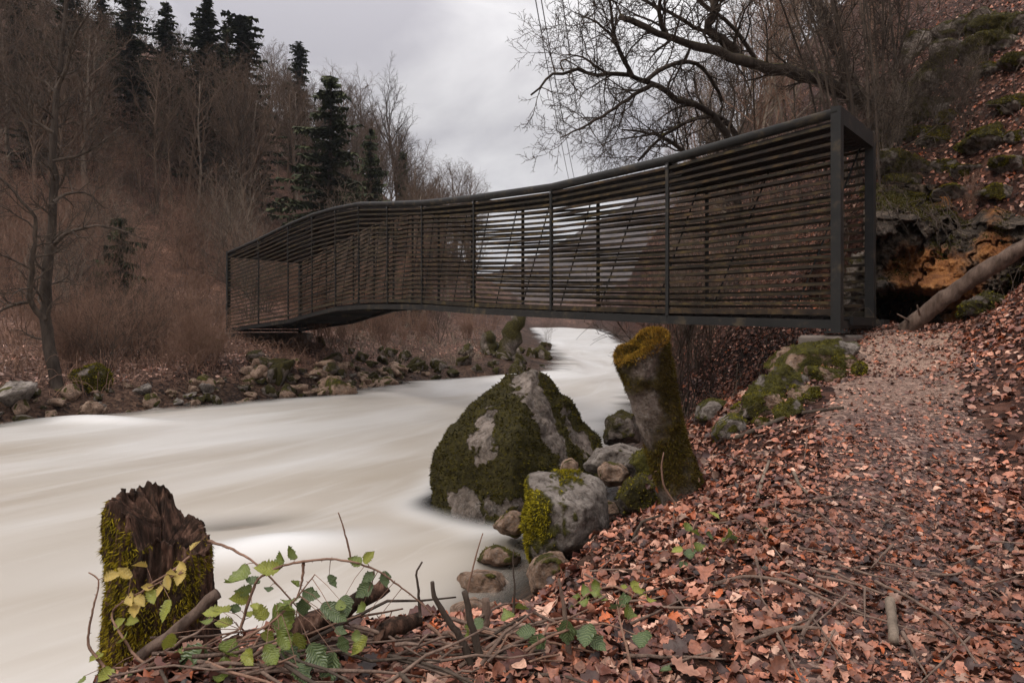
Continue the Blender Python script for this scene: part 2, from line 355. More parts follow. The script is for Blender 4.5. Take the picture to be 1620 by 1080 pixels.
CP = [  # photo column, photo row, distance: ground seen (or supposed) there
 # near bank and path
 (-200,1080,2.3),(200,1085,2.35),(400,1065,2.35),(810,1080,2.2),(1200,1080,2.2),(1620,1080,2.2),(2100,1000,2.3),(2500,800,2.5),
 (300,1052,2.7),(480,1012,2.75),(650,1005,2.8),(740,1005,2.8),(830,985,2.9),(900,935,3.4),(930,860,4.4),(1000,830,4.6),(1100,790,4.7),(1250,900,3.1),(1250,800,3.9),
 (1250,700,5.0),(1300,628,6.3),(1355,562,7.6),(1380,529,8.6),(1245,600,7.9),(1150,655,7.4),(1200,610,9.0),(1500,900,3.2),(1500,750,4.3),(1500,640,5.8),
 (1500,560,7.6),(1470,526,8.6),(1420,524,9.2),(1620,800,3.8),(1620,650,5.2),(1620,560,6.3),(1620,485,7.6),(1560,505,8.4),(1800,480,6.0),(2100,330,6.0),(2500,0,6),
 (1020,815,5.5),(1065,745,6.6),(1100,700,7.6),
 (800,1400,1.4),(1500,1400,1.4),(200,1400,1.4),(0,1250,2.2),(-200,1150,3),
 # hillside on the right
 (1400,310,11.2),(1480,310,11.0),(1560,310,10.6),(1650,320,9.8),(1400,440,11.2),(1480,420,11.0),(1560,430,10.3),
 (1400,240,12.5),(1500,230,11.8),(1620,200,10.8),(1620,60,12.5),(1520,90,14.0),(1450,120,15.5),(1380,175,16.5),(1620,-80,17),(1800,-100,12),(2100,-200,12),
 (1330,500,10.5),(1330,300,14.5),(1200,520,11.5),(1200,430,15),(1220,300,21),(1220,210,30),(1300,140,28),(1400,60,30),(1500,-20,30),(1620,-150,32),
 (1100,560,13),(1100,480,18),(1110,380,27),(1130,285,45),(1060,510,30),(1050,430,45),(1050,360,70),(1200,160,60),(1300,80,70),(1500,-50,80),(1900,-100,60),
 (1030,520,60),(1000,470,100),(1020,420,140),(1300,150,140),(1700,50,140),(2500,-300,40),(2500,-100,140),
 # flat left bank
 (-400,560,14),(0,605,14.8),(-100,560,20),(0,548,20),(100,570,18),(180,560,20),(250,545,22),(330,540,22),(362,531,24),(420,540,24.5),(480,560,23.5),
 (560,545,27),(600,530,32),(560,570,23),(640,575,27),(700,545,33),(800,560,31),(830,535,45),(500,515,34),(400,503,34),(200,505,30),(0,500,30),(-300,500,28),
 (780,520,60),(800,490,100),(820,470,140),(740,505,60),
 # left hillside
 (-400,300,45),(-400,0,70),(-400,-100,100),(0,330,45),(0,120,60),(0,10,78),(150,330,47),(150,180,60),(150,85,76),(300,350,52),(300,210,68),(300,140,82),
 (400,370,58),(400,250,72),(400,175,88),(500,400,62),(500,300,78),(500,240,92),(600,430,70),(600,350,85),(600,310,98),(680,450,85),(680,390,105),(760,480,90),
 (0,10,140),(300,150,140),(500,260,140),(640,340,140),(740,420,140),(-1200,300,30),(-1200,100,80),(-1200,560,14),(-1200,800,6),(-600,900,5),
]
_c = np.array([at(*k) for k in CP])
_r = np.hypot(_c[:, 0], _c[:, 1]); _u = np.stack([np.arctan2(_c[:, 0], _c[:, 1]) * 1.6, np.log(_r)], 1); _val = _c[:, 2] / _r
def _phi(d2): return 0.5 * d2 * np.log(d2 + 1e-12)
_n = len(_u)
_d2 = ((_u[:, None] - _u[None]) ** 2).sum(-1)
_A = np.zeros((_n + 3, _n + 3)); _A[:_n, :_n] = _phi(_d2) + 0.0006 * np.eye(_n)
_A[:_n, _n] = 1; _A[:_n, _n + 1:] = _u; _A[_n, :_n] = 1; _A[_n + 1:, :_n] = _u.T
_w = np.linalg.solve(_A, np.concatenate([_val, np.zeros(3)]))
CAVE = at(1425, 500, 9.9)
def H(x, y, detail=True):
    x = np.atleast_1d(np.asarray(x, float)); y = np.atleast_1d(np.asarray(y, float)); sh = x.shape
    x = x.ravel(); y = y.ravel()
    r = np.hypot(x, y) + 1e-6; th = np.clip(np.arctan2(x, y), -1.2, 1.1)
    rr = np.clip(r, 1.3, 140)
    out = np.empty(len(x))
    for i in range(0, len(x), 40000):
        u = np.stack([th[i:i + 40000] * 1.6, np.log(rr[i:i + 40000])], 1)
        d2 = ((u[:, None] - _u[None]) ** 2).sum(-1)
        out[i:i + 40000] = _phi(d2) @ _w[:_n] + _w[_n] + u @ _w[_n + 1:]
    h = out * rr
    p = xyz(x, y)
    # far valley: hills closing it
    far = 6 + 0.045 * (y - 140) + 108 * np.exp(-(((x - 175) / 150) ** 2 + ((y - 640) / 170) ** 2)) + 70 * np.exp(-(((x - 420) / 160) ** 2 + ((y - 560) / 250) ** 2)) \
        + 40 * np.exp(-(((x + 300) / 180) ** 2 + ((y - 500) / 250) ** 2)) + 5 * fbm(p * 0.012, 4, 3) + 2.2 * fbm(p * 0.09, 3, 5)
    h = h + (far - h) * sstep(130, 260, r)
    h = np.where(r < 1.3, h, h)
    if detail:
        h = h + np.clip(r / 14, 0.12, 1.0) * 0.22 * fbm(p * 0.8, 4, 11) + 0.03 * fbm(p * 4.5, 3, 12)
        h = h + sstep(30, 60, r) * 0.9 * fbm(p * 0.25, 3, 13)
    # hollow of the little cave under the rocks
    cx, cy = CAVE[0], CAVE[1]
    e = ((x - cx) / 0.62) ** 2 + ((y - cy - 0.9) / 1.5) ** 2
    h = np.where(e < 1.6, h + (np.minimum(h, -0.12) - h) * sstep(1.5, 0.75, e), h)
    # river trench
    zw = ZW(y); s_r = (x - XR(y)) / np.sqrt(1 + ((XR(y + .15) - XR(y - .15)) / .3) ** 2); s_l = (XL(y) - x) * 0.75
    jit = 0.22 * fbm(p * 1.3, 3, 21) * np.clip(r / 8, 0.5, 2)
    s = np.maximum(s_r, s_l) + jit
    wid = np.where(s_r > s_l, np.clip(0.35 + r * 0.04, .4, 3), np.clip(r * 0.09, 0.8, 3))
    inside = zw - np.minimum(0.8, 0.5 * np.maximum(-s, 0))
    t = sstep(0, 1, s / wid)
    bank = zw + 0.3 * np.maximum(s, 0)
    outside = bank + (np.maximum(h, zw + 0.12) - bank) * t
    h2 = np.where(s <= 0, inside, outside)
    k = sstep(150, 130, r)
    return (h2 * k + h * (1 - k)).reshape(sh)
def ground(x, y): return float(H(x, y)[0])
def hit(px, py, d0=1.4, d1=160):
    d = np.exp(np.linspace(math.log(d0), math.log(d1), 700))
    x = (px - HX) / FPX * d; z = (HY - py) / FPX * d; h = H(x, d)
    below = np.nonzero(z <= h)[0]
    i = below[0] if len(below) else len(d) - 1
    return np.array((x[i], d[i], h[i]))
def on(px, d):
    x = (px - HX) / FPX * d; return np.array((x, d, ground(x, d)))

def is_path(x, y):
    return np.exp(-((x - np.interp(y, [1.5, 2.3, 3.9, 5.2, 7.6, 8.8], [.95, 1.3, 2.15, 2.95, 4.25, 4.9])) / 0.62) ** 2) * (y < 9.2)
# polar sheet, fine near the camera, out to the horizon
th = np.linspace(-1.75, 1.75, 760); rad = np.concatenate([np.exp(np.linspace(math.log(0.5), math.log(150), 470)), np.exp(np.linspace(math.log(155), math.log(1500), 90))])
TH, RR = np.meshgrid(th, rad); gx = (RR * np.sin(TH)); gy = RR * np.cos(TH)
gz = H(gx.ravel(), gy.ravel()).reshape(gx.shape)
nr, nc = gx.shape
ii = np.arange(nr - 1)[:, None] * nc + np.arange(nc - 1)[None]
quads = np.stack([ii, ii + 1, ii + nc + 1, ii + nc], -1).reshape(-1, 4)
g = MB()
P_ = xyz(gx.ravel(), gy.ravel(), gz.ravel())
sR = P_[:, 0] - XR(P_[:, 1]); sL = XL(P_[:, 1]) - P_[:, 0]
rr_ = np.hypot(P_[:, 0], P_[:, 1])
cR = np.array((0.105, 0.052, 0.036)); cL = np.array((0.21, 0.135, 0.105)); cH = np.array((0.185, 0.110, 0.076)); cB = np.array((0.20, 0.13, 0.09)); cF = np.array((0.12, 0.105, 0.10))
col = np.where((sR > 0)[:, None], cR, cL)
up_ = sstep(0.5, 3.0, P_[:, 2]) * (sL > 0)
col = col + (cH - col) * up_[:, None]
wet = sstep(1.0, 0.25, P_[:, 2] - ZW(P_[:, 1])) * sstep(200, 120, rr_)
col = col + (cB * np.where((sR > -1)[:, None], 0.4, .55) - col) * wet[:, None]
col = col + (cF - col) * sstep(90, 250, rr_)[:, None]
mott = 0.8 + 0.5 * fbm(P_ * 0.6, 4, 31); col = col * mott[:, None]
g.add(P_, quads, col=col)
tag(g.build('ground', M['soil']), kind='structure')

# trodden path, a sheet 6 mm above the ground
pv = np.linspace(1.2, 8.7, 120); pu = np.linspace(-1, 1, 26)
PV, PU = np.meshgrid(pv, pu, indexing='ij')
pxc = np.interp(PV, [1.2, 2.3, 3.9, 5.2, 7.6, 8.8], [.75, 1.3, 2.15, 2.95, 4.25, 4.9])
wdt = 0.50 + 0.06 * np.clip(PV - 4, 0, 4) + 0.22 * fbm(xyz(PV.ravel() * 1.7, PU.ravel() * 0.2), 3, 41).reshape(PV.shape)
pX = pxc + PU * wdt; pY = PV - PU * 0.3
pz = H(pX.ravel(), pY.ravel()).reshape(pX.shape) + 0.006 - 0.03 * np.abs(PU) ** 6
g = MB(); n_, m_ = PV.shape
ii = np.arange(n_ - 1)[:, None] * m_ + np.arange(m_ - 1)[None]
g.add(xyz(pX.ravel(), pY.ravel(), pz.ravel()), np.stack([ii, ii + 1, ii + m_ + 1, ii + m_], -1).reshape(-1, 4))
tag(g.build('path', M['path']), kind='structure')

# ------------------------------------------------------------------ footbridge
NEAR = [(3.81, 8.0, 2.61, .01), (2.04, 8.92, 2.28, .08), (.61, 10.32, 2.22, .18), (-.64, 11.88, 2.36, .28), (-1.76, 13.54, 2.58, .40), (-2.76, 15.27, 2.88, .47),
        (-3.79, 16.99, 3.19, .52), (-4.81, 18.70, 3.39, .52), (-5.94, 20.36, 3.49, .40), (-7.17, 21.93, 3.43, .22), (-8.63, 23.30, 3.15, .09), (-10.2, 24.54, 2.82, -.07)]
NP = np.array(NEAR)
tang = np.gradient(NP[:, :2], axis=0); tang /= np.linalg.norm(tang, axis=1, keepdims=True)
nrm = np.stack([-tang[:, 1], tang[:, 0]], 1); nrm = np.where((nrm[:, 1:2] < 0), -nrm, nrm)
nrm[0] = (0.66, 0.75); nrm[1] = (0.60, 0.80)                 # the portal on the path stands askew
nrm /= np.linalg.norm(nrm, axis=1, keepdims=True)
wid = np.array([1.46, 1.34, 1.03, 1.02, 1.08, 1.2, 1.39, 1.65, 1.95, 2.3, 2.65, 3.0])
A = NP[:, :3].copy(); A[:, 2] = 0
A3b = np.stack([NP[:, 0], NP[:, 1], NP[:, 3]], 1); A3t = np.stack([NP[:, 0], NP[:, 1], NP[:, 2]], 1)
n3 = np.concatenate([nrm, np.zeros((12, 1))], 1)
B3b = A3b + n3 * wid[:, None]; B3t = A3t + n3 * wid[:, None]
bridge = empty('footbridge', (0, 0, 0), 'long curved dark footbridge of slatted wood and steel posts spanning the white river', 'footbridge')
UP = np.array((0, 0, 1.0))
def sweep(mb, pts, wd, ht, dz=0.0, col=None):
    """box section swept along a polyline, mitred in plan"""
    pts = np.asarray(pts, float) + UP * dz
    T = np.gradient(pts, axis=0); T[:, 2] = 0; T /= np.linalg.norm(T, axis=1, keepdims=True)
    S = np.cross(T, UP)
    ring = [pts + S * wd / 2 * a + UP * ht / 2 * b for a, b in ((-1, -1), (1, -1), (1, 1), (-1, 1))]
    V = np.stack(ring, 1).reshape(-1, 3); n = len(pts); q = []
    for i in range(n - 1):
        for j in range(4): q.append((i * 4 + j, i * 4 + (j + 1) % 4, (i + 1) * 4 + (j + 1) % 4, (i + 1) * 4 + j))
    q += [(3, 2, 1, 0), tuple((n - 1) * 4 + j for j in range(4))]
    mb.add(V, q, col=col)
for (Bt, Tp, side) in ((A3b, A3t, -1), (B3b, B3t, 1)):
    off = -n3 * 0.0
    e = MB(); sweep(e, Bt, 0.10, 0.105, 0.055); e.build('bottom_chord', M['steel'], bridge, False)
    e = MB()
    pts = Tp - UP * 0.075
    e.tube(pts + UP * .012, 0.062, 12); e.build('top_chord', M['steel'], bridge, True)
    for k in range(12):
        end = k in (0, 11); s_ = 0.105 if end else 0.042
        e = MB(); inn = n3[k] * side * (-0.0 if end else .022)
        lo = Bt[k] + inn + UP * (-0.03 if end else 0.09); hi = Tp[k] + inn - UP * (0 if end else 0.10)
        t3 = np.append(tang[k], 0)
        e.box((lo + hi) / 2, t3 * s_ / 2, n3[k] * s_ / 2 * (1.15 if end else 1), UP * (hi[2] - lo[2]) / 2)
        pst = e.build('post', M['steel'], bridge, False)
        if side == -1 and not end:
            e = MB(); e.box(hi - UP * .05 - n3[k] * .03, t3 * .012, n3[k] * .006, UP * .016); e.build('bracket', M['wire'], pst, False)
            e = MB(); e.tube([lo + UP * .02 - n3[k] * .03, lo + UP * .02 - n3[k] * .045], .012, 6); e.build('bolt', M['steel'], pst, False)
        if k == 0 and side == -1:
            e = MB(); e.box(lo + UP * -0.004, t3 * 0.11, n3[k] * 0.11, UP * 0.012)
            for i_ in (-1, 1):
                for j_ in (-1, 1): e.tube([lo + t3 * .08 * i_ + n3[k] * .08 * j_ + UP * z_ for z_ in (0, .035)], 0.012, 6)
            e.build('base_plate', M['steel'], pst, False)
    for k in range(11):          # slat screens, bay by bay
        e = MB(); t3 = A3t[k + 1] - A3t[k]; t3 = t3 / np.linalg.norm(t3)
        for j in range(21):
            f = 0.078 + (j / 20) * 0.845
            o_ = n3[k] * side * 0.012; o2 = n3[k + 1] * side * 0.012
            a_ = Bt[k] + (Tp[k] - Bt[k]) * f + o_ + UP * rng.normal(0, .003); b_ = Bt[k + 1] + (Tp[k + 1] - Bt[k + 1]) * f + o2 + UP * rng.normal(0, .003)
            dd = (b_ - a_) / np.linalg.norm(b_ - a_)
            tint = rng.uniform(0.7, 1.25); gr = rng.uniform(0.92, 1.1)
            ht = 0.035 if j else 0.07
            mid = (a_ + b_) / 2 - UP * rng.uniform(0, 0.004)
            sweep(e, [a_ + dd * 0.004, mid, b_ - dd * 0.004], 0.032, ht, 0, (tint, tint * gr, tint * 0.95))
        e.build('slat_panel', M['wood'], bridge, False)
for k in range(11):
    # ceiling slats lengthwise and the deck planks crosswise
    e = MB(); ns = 9
    for j in range(ns):
        f = (j + 0.5) / ns
        a_ = A3t[k] + (B3t[k] - A3t[k]) * f - UP * 0.16; b_ = A3t[k + 1] + (B3t[k + 1] - A3t[k + 1]) * f - UP * 0.16
        wd = min(wid[k], wid[k + 1]) / ns * 0.93; ti = rng.uniform(.7, 1.3)
        e.bar(a_, b_, wd, 0.03, col=(ti, ti, ti))
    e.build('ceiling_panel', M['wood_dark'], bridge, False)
    e = MB(); npk = 13
    for j in range(npk):
        f = (j + 0.5) / npk; a_ = A3b[k] + (A3b[k + 1] - A3b[k]) * f + UP * 0.13; b_ = B3b[k] + (B3b[k + 1] - B3b[k]) * f + UP * 0.13
        d_ = (b_ - a_) / np.linalg.norm(b_ - a_); ti = rng.uniform(.7, 1.3)
        e.bar(a_ + d_ * 0.06, b_ - d_ * 0.06, 0.135, 0.04, col=(ti, ti, ti))
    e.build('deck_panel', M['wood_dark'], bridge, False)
    for (u0, u1) in ((0.03, 0.42), (0.56, 0.95)):
        e = MB()
        a_ = B3b[k + 1] * (1 - u0) + B3b[k] * u0 - n3[k] * .05 + UP * 0.14; b_ = B3t[k + 1] * (1 - u1) + B3t[k] * u1 - n3[k] * .05 - UP * .16
        e.tube([a_, b_], 0.012, 5); e.build('brace_rod', M['steel'], bridge)
for k in range(12):
    e = MB(); d_ = n3[k]
    e.bar(A3b[k] + d_ * 0.06 + UP * 0.055, B3b[k] - d_ * 0.06 + UP * 0.055, 0.07, 0.09); e.build('cross_beam', M['steel'], bridge, False)
    if k not in (0, 11):
        e = MB(); e.bar(A3t[k] + d_ * 0.07 - UP * 0.10, B3t[k] - d_ * 0.07 - UP * 0.10, 0.06, 0.07); e.build('roof_beam', M['steel'], bridge, False)
for k in (0, 11):
    e = MB(); t3 = np.append(tang[k], 0)
    e.bar(A3t[k] + n3[k] * .062 - UP * 0.10, B3t[k] - n3[k] * .062 - UP * 0.10, 0.104, 0.198); e.build('portal_beam', M['steel'], bridge, False)
e = MB(); t0 = np.append(tang[0], 0)
e.box(B3b[0] + UP * 0.075 - t0 * 0.10 + n3[0] * .12, t0 * 0.07, n3[0] * 0.16, UP * 0.055)
e.box((A3b[0] + B3b[0]) / 2 + UP * .10 - t0 * 0.07 + n3[0] * .1, t0 * 0.02, n3[0] * (wid[0] / 2 - .22), UP * 0.05); e.build('threshold', M['steel'], bridge, False)
# abutments
ab = empty('bridge_abutment', B3b[11], 'low concrete block carrying the far end of the slatted footbridge on the left bank', 'abutment')
e = MB(); d_ = n3[11]; t3 = np.append(tang[11], 0)
c_ = (A3b[11] + B3b[11]) / 2 - UP * 0.42 - t3 * 0.1
e.box(c_, t3 * 0.42, d_ * (wid[11] / 2 + .25), UP * 0.40); ob = e.build('footing', M['concrete'], ab, False, local=B3b[11])
bv = ob.modifiers.new('bevel', 'BEVEL'); bv.width = 0.03
e = MB(); e.box(c_ - UP * 0.75, t3 * 0.8, d_ * (wid[11] / 2 + .5), UP * 0.36); e.build('base_slab', M['concrete'], ab, False, local=B3b[11])
q0_ = (A3b[0] + B3b[0]) / 2 - UP * .05
nb = empty('bridge_abutment', q0_, 'low pale stone slab under the near posts of the footbridge beside the path', 'abutment')
e = MB(); e.box(q0_ - UP * .13 + t0 * .16, t0 * .24, n3[0] * (wid[0] / 2 + .1), UP * .11); ob = e.build('footing', M['concrete'], nb, False, local=q0_); bv = ob.modifiers.new('bevel', 'BEVEL'); bv.width = .03

# ------------------------------------------------------------------ rocks
_ico = {}
def ico(sub):
    if sub not in _ico:
        bm = bmesh.new(); bmesh.ops.create_icosphere(bm, subdivisions=sub, radius=1.0)
        v = np.array([x.co[:] for x in bm.verts]); f = np.array([[x.index for x in p.verts] for p in bm.faces]); bm.free()
        _ico[sub] = (v / np.linalg.norm(v, axis=1, keepdims=True), f)
    return _ico[sub]
def hull_planes(pts):
    bm = bmesh.new()
    for p in pts: bm.verts.new([float(k) for k in p])
    bmesh.ops.convex_hull(bm, input=bm.verts[:])
    bm.normal_update()
    out = [(np.array(f.normal[:]), float(f.normal.dot(f.verts[0].co))) for f in bm.faces]
    bm.free(); n = np.array([o[0] for o in out]); d = np.array([o[1] for o in out])
    s = np.sign(d); s[s == 0] = 1
    return n * s[:, None], np.abs(d)
def vnormals(v, f):
    fn = np.cross(v[f[:, 1]] - v[f[:, 0]], v[f[:, 2]] - v[f[:, 0]]); out = np.zeros_like(v)
    for k in range(3): np.add.at(out, f[:, k], fn)
    return out / (np.linalg.norm(out, axis=1, keepdims=True) + 1e-9)
def hull_rock(pts, sub=4, soft=9, amp=0.05, seed=0, scale=2.0, mossb=0.0, mossup=0.5, crack=0.0, strata=0.0, mossdir=(0, 0, 0), mamp=1.15):
    """a rock from its corner points: rounded hull with worn, broken faces"""
    pts = np.asarray(pts, float); c = pts.mean(0); n, d = hull_planes(pts - c)
    dirs, f = ico(sub)
    k = np.maximum(dirs @ n.T, 1e-4) / d[None]
    r = 1.0 / (np.power((k ** soft).sum(1), 1.0 / soft))
    v = dirs * r[:, None]
    size = np.median(r)
    disp = fbm(v * (scale / size) + seed * 7.1, 5, seed, 0.55)
    if crack:
        rid = 1 - np.abs(fbm(v * (scale * 0.9 / size) + seed, 3, seed + 50)) * 2; disp = disp - crack * np.clip(rid - 0.75, 0, 1) * 4
    if strata:
        q = v / size; lay = (q[:, 2] + 0.35 * q[:, 0]) * 3.2 + 0.9 * fbm(q * 1.4 + seed, 3, seed + 31)
        st = lay - np.floor(lay); disp = disp + strata * (sstep(0, .75, st) - sstep(.75, 1.0, st) - .5) + strata * .8 * (_hash(np.floor(lay).astype(np.int64), np.floor(q[:, 0] * 1.7 + .3 * np.floor(lay)).astype(np.int64), np.zeros(len(q), np.int64), seed) - .5)
    v = v + vnormals(v, f) * (disp * amp * size)[:, None]
    nn = vnormals(v, f)
    moss = 0.5 + mossb + mossup * (nn[:, 2] - 0.2) * 0.6 + mamp * fbm(v * (1.15 / size) + seed * 3.3, 4, seed + 9) + (nn @ np.asarray(mossdir, float))
    return v + c, f, np.clip(moss, 0, 1), nn
def rand_pts(seed, dims, n=13):
    r = np.random.default_rng(seed); p = r.normal(size=(n, 3)); p /= np.linalg.norm(p, axis=1, keepdims=True)
    p *= r.uniform(0.85, 1.15, (n, 1)); return p * np.asarray(dims) / 2
MOSSCOL = np.array([(0.05, 0.045, 0.006), (0.13, 0.115, 0.013), (0.26, 0.22, 0.02), (0.17, 0.11, 0.018)])
def tufts(v, f, moss, n, length, seed, cols=MOSSCOL, thr=0.55, droop=0.3, wdt=0.28):
    """moss: many small blades standing on the mossy part of a surface"""
    r = np.random.default_rng(seed)
    area = np.linalg.norm(np.cross(v[f[:, 1]] - v[f[:, 0]], v[f[:, 2]] - v[f[:, 0]]), axis=1)
    wgt = area * np.clip((moss[f].mean(1) - thr) * 6, 0, 1)
    if wgt.sum() <= 0: return None
    k = r.choice(len(f), n, p=wgt / wgt.sum()); b = r.dirichlet((1, 1, 1), n)
    p = (v[f[k]] * b[:, :, None]).sum(1); nn = vnormals(v, f)[f[k, 0]]
    d = nn + r.normal(0, 0.55, (n, 3)); d[:, 2] -= droop; d /= np.linalg.norm(d, axis=1, keepdims=True)
    s = np.cross(d, r.normal(size=(n, 3))); s /= np.linalg.norm(s, axis=1, keepdims=True) + 1e-9
    l = length * r.uniform(0.4, 1.3, (n, 1))
    V = np.stack([p - s * l * wdt - nn * 0.004, p + s * l * wdt - nn * 0.004, p + d * l], 1).reshape(-1, 3)
    T = np.arange(n * 3).reshape(-1, 3)
    patch = fbm(p * 5 + seed, 3, seed) * 1.6 + r.normal(0, 0.5, n)
    ci = np.clip(np.round(patch + 1.2), 0, len(cols) - 1).astype(int)
    C = np.repeat(cols[ci] * r.uniform(0.6, 1.3, (n, 1)), 3, axis=0)
    mb = MB(); mb.add(V, None, T, C); return mb
def put_rock(name, pts, mat, label, cat='rock', group=None, moss_n=0, moss_len=0.02, thr=0.55, mosscols=MOSSCOL, base=None, bare=None, **kw):
    v, f, m, nn = hull_rock(pts, **kw)
    if bare:                                        # moss all over but for some bare streaks
        m = .86 + .22 * fbm(v * 3.0, 4, 301)
        for (a_, b_, r_) in bare:
            ab = b_ - a_; t_ = np.clip(((v - a_) @ ab) / (ab @ ab), 0, 1); dd_ = np.linalg.norm(v - a_ - t_[:, None] * ab, axis=1) + .30 * fbm(v * 4.5, 5, 305, .65)
            m = m - .8 * sstep(r_ * 1.25, r_ * .55, dd_)
        m = np.clip(m, 0, 1)
    cush = sstep(.5, .62, m) * (.022 + .05 * np.clip(fbm(v * 7, 3, 309), -.3, 1)) * min(.5, float(np.ptp(v[:, 2])) / 2); v = v + nn * cush[:, None]; nn = vnormals(v, f)
    base = v.mean(0) * [1, 1, 0] + [0, 0, v[:, 2].min()] if base is None else np.asarray(base)
    mb = MB(); mb.add(v, None, f)
    o = mb.build(name, M[mat], attrs={'moss': m}, local=base); o.location = base
    tag(o, label, cat, group)
    if moss_n:
        t = tufts(v, f, m, moss_n, moss_len, kw.get('seed', 0) + 77, mosscols, thr)
        if t: tag(t.build('moss', M['moss'], o, False, local=base), kind='stuff')
    return o
def trace(pts, d0, dep, back=0.55, bow=0.25, skew=0.0):
    """outline seen from the path given its own depth: front ring, bulging face and a smaller back ring"""
    pts = np.array(pts, float); c = pts.mean(0); out = []
    for px, py in pts:
        out.append(at(px, py, d0 + dep * 0.35 + skew * (px - c[0])))
        q = c + (np.array((px, py)) - c) * 0.62; out.append(at(q[0], q[1], d0 - dep * bow + skew * (q[0] - c[0])))
        q = c + (np.array((px, py)) - c) * back; out.append(at(q[0], q[1], d0 + dep))
    return np.array(out)

# the big one in the river
bp = np.array([at(*q) for q in [(690, 856, 7.2), (800, 880, 6.55), (945, 810, 7.45), (681, 738, 7.6), (702, 688, 7.5), (800, 592, 7.9), (846, 583, 7.9), (868, 600, 8.0),
      (898, 642, 8.1), (950, 692, 8.25), (956, 760, 8.0), (812, 705, 6.75), (730, 740, 9.0), (810, 625, 9.0), (905, 700, 9.2)]])
big = put_rock('boulder', bp, 'rock_dark', 'huge mossy boulder standing in the white water, tallest of the rocks', 'boulder', None, 26000, 0.030, 0.53,
         np.array([(0.025, 0.020, 0.004), (0.05, 0.041, 0.006), (0.10, 0.085, 0.010), (0.07, 0.044, 0.009)]), sub=7, soft=90, amp=0.085, seed=5, scale=2.3, crack=0.25, strata=.15, bare=[(at(758, 665, 7.3), at(768, 715, 7.1), .16), (at(820, 590, 7.8), at(855, 630, 7.6), .20), (at(850, 620, 7.6), at(885, 700, 7.4), .20), (at(900, 655, 7.9), at(940, 715, 7.8), .16), (at(720, 800, 7.0), at(735, 830, 6.9), .22), (at(775, 800, 6.8), at(830, 820, 6.8), .13)])
BV = np.array([v_.co[:] for v_ in big.data.vertices]) + np.array(big.location)
# ------------------------------------------------------------------ river
BOULDER = at(800, 760, 7.4)
wy = np.exp(np.linspace(math.log(1.2), math.log(150), 520)); wv = np.linspace(0, 1, 260)
WY, WV = np.meshgrid(wy, wv, indexing='ij')
WXv = (XL(WY) - 0.9) * (1 - WV) + (XR(WY) + 0.9) * WV
flow_u = np.cumsum(np.concatenate([[0], np.hypot(np.diff(wy), np.diff((XL(wy) + XR(wy)) / 2))]))[:, None] + 0 * WV
flow_v = WXv * 0.72 + WY * 0.2 + 0 * WV
flow_v = (WV - 0.5) * np.interp(WY, [0, 20, 40, 150], [13, 8, 6, 6])
zz = ZW(WY) + 0 * WV
pn = np.stack([flow_u.ravel() * 0.16, flow_v.ravel() * 0.55, 0 * zz.ravel()], -1)
near_amp = np.interp(WY, [0, 15, 40, 150], [0.10, 0.09, 0.22, 0.35]).ravel()
wave = fbm(pn, 3, 51) * near_amp
# dip and standing wave behind a drowned rock, ridge along the far bank, pillow round the boulder
def bumpw(c, sx, sy, ang=0.0):
    dx = WXv.ravel() - c[0]; dy = WY.ravel() - c[1]
    ca, sa = math.cos(ang), math.sin(ang); a = ca * dx + sa * dy; b_ = -sa * dx + ca * dy
    return np.exp(-(a / sx) ** 2 - (b_ / sy) ** 2)
c1 = np.array(((375 - HX) / FPX * 6.9, 6.9)); c2 = np.array(((150 - HX) / FPX * 14.0, 14.0)); c3 = np.array(((430 - HX) / FPX * 5.9, 5.9))
wave += -0.10 * bumpw(c1, 0.6, 0.35, 0.4) + 0.10 * bumpw(c3, 0.6, 0.3, 0.4) + 0.13 * bumpw(c2, 1.3, 0.35, -0.1)
foam = np.clip(1.0 * bumpw(c3, 0.9, 0.35, 0.4) + 0.9 * bumpw(c2, 1.8, 0.45, -0.1), 0, 1)
WP = xyz(WXv.ravel(), WY.ravel(), zz.ravel() + wave)
bed = H(WP[:, 0], WP[:, 1])
dep = WP[:, 2] - bed
fv = BV[np.abs(BV[:, 2] + 1.88) < .14]; fc = fv[:, :2].mean(0); fa = np.arctan2(fv[:, 1] - fc[1], fv[:, 0] - fc[0]); fr = np.hypot(fv[:, 0] - fc[0], fv[:, 1] - fc[1])
bins = np.linspace(-math.pi, math.pi, 37); rad_b = np.array([fr[(fa >= bins[k]) & (fa < bins[k + 1])].max(initial=.5) for k in range(36)])
da = np.arctan2(WP[:, 1] - fc[1], WP[:, 0] - fc[0]); R_ = np.interp(da, (bins[1:] + bins[:-1]) / 2, rad_b, period=2 * math.pi)
db = np.hypot(WP[:, 0] - fc[0], WP[:, 1] - fc[1]) / R_
dep = np.minimum(dep, (db - 0.97) * 1.6)
foam = np.clip(np.maximum(foam, 0.8 * sstep(1.6, 1.05, db)), 0, 1)
foam = np.maximum(foam, sstep(22, 60, WP[:, 1]) * 0.6)
alpha = sstep(-0.03, 0.55, dep) * (1 - .55 * bumpw(c1, .5, .3, .4))
alpha = np.where(db < 1.6, alpha, np.maximum(alpha, 0)) ; alpha = np.clip(alpha * 1.0, 0, 1)
g = MB(); n_, m_ = WY.shape
ii = np.arange(n_ - 1)[:, None] * m_ + np.arange(m_ - 1)[None]
qs = np.stack([ii, ii + 1, ii + m_ + 1, ii + m_], -1).reshape(-1, 4)
g.add(WP, qs)
wo_ = g.build('river', M['water'], attrs={'foam': foam, 'depth': alpha})
uvl = wo_.data.uv_layers.new(name='flow')
li = np.empty(len(wo_.data.loops), np.int32); wo_.data.loops.foreach_get('vertex_index', li)
uvl.data.foreach_set('uv', np.stack([flow_u.ravel()[li], flow_v.ravel()[li]], -1).astype(np.float32).ravel())
tag(wo_, kind='structure')

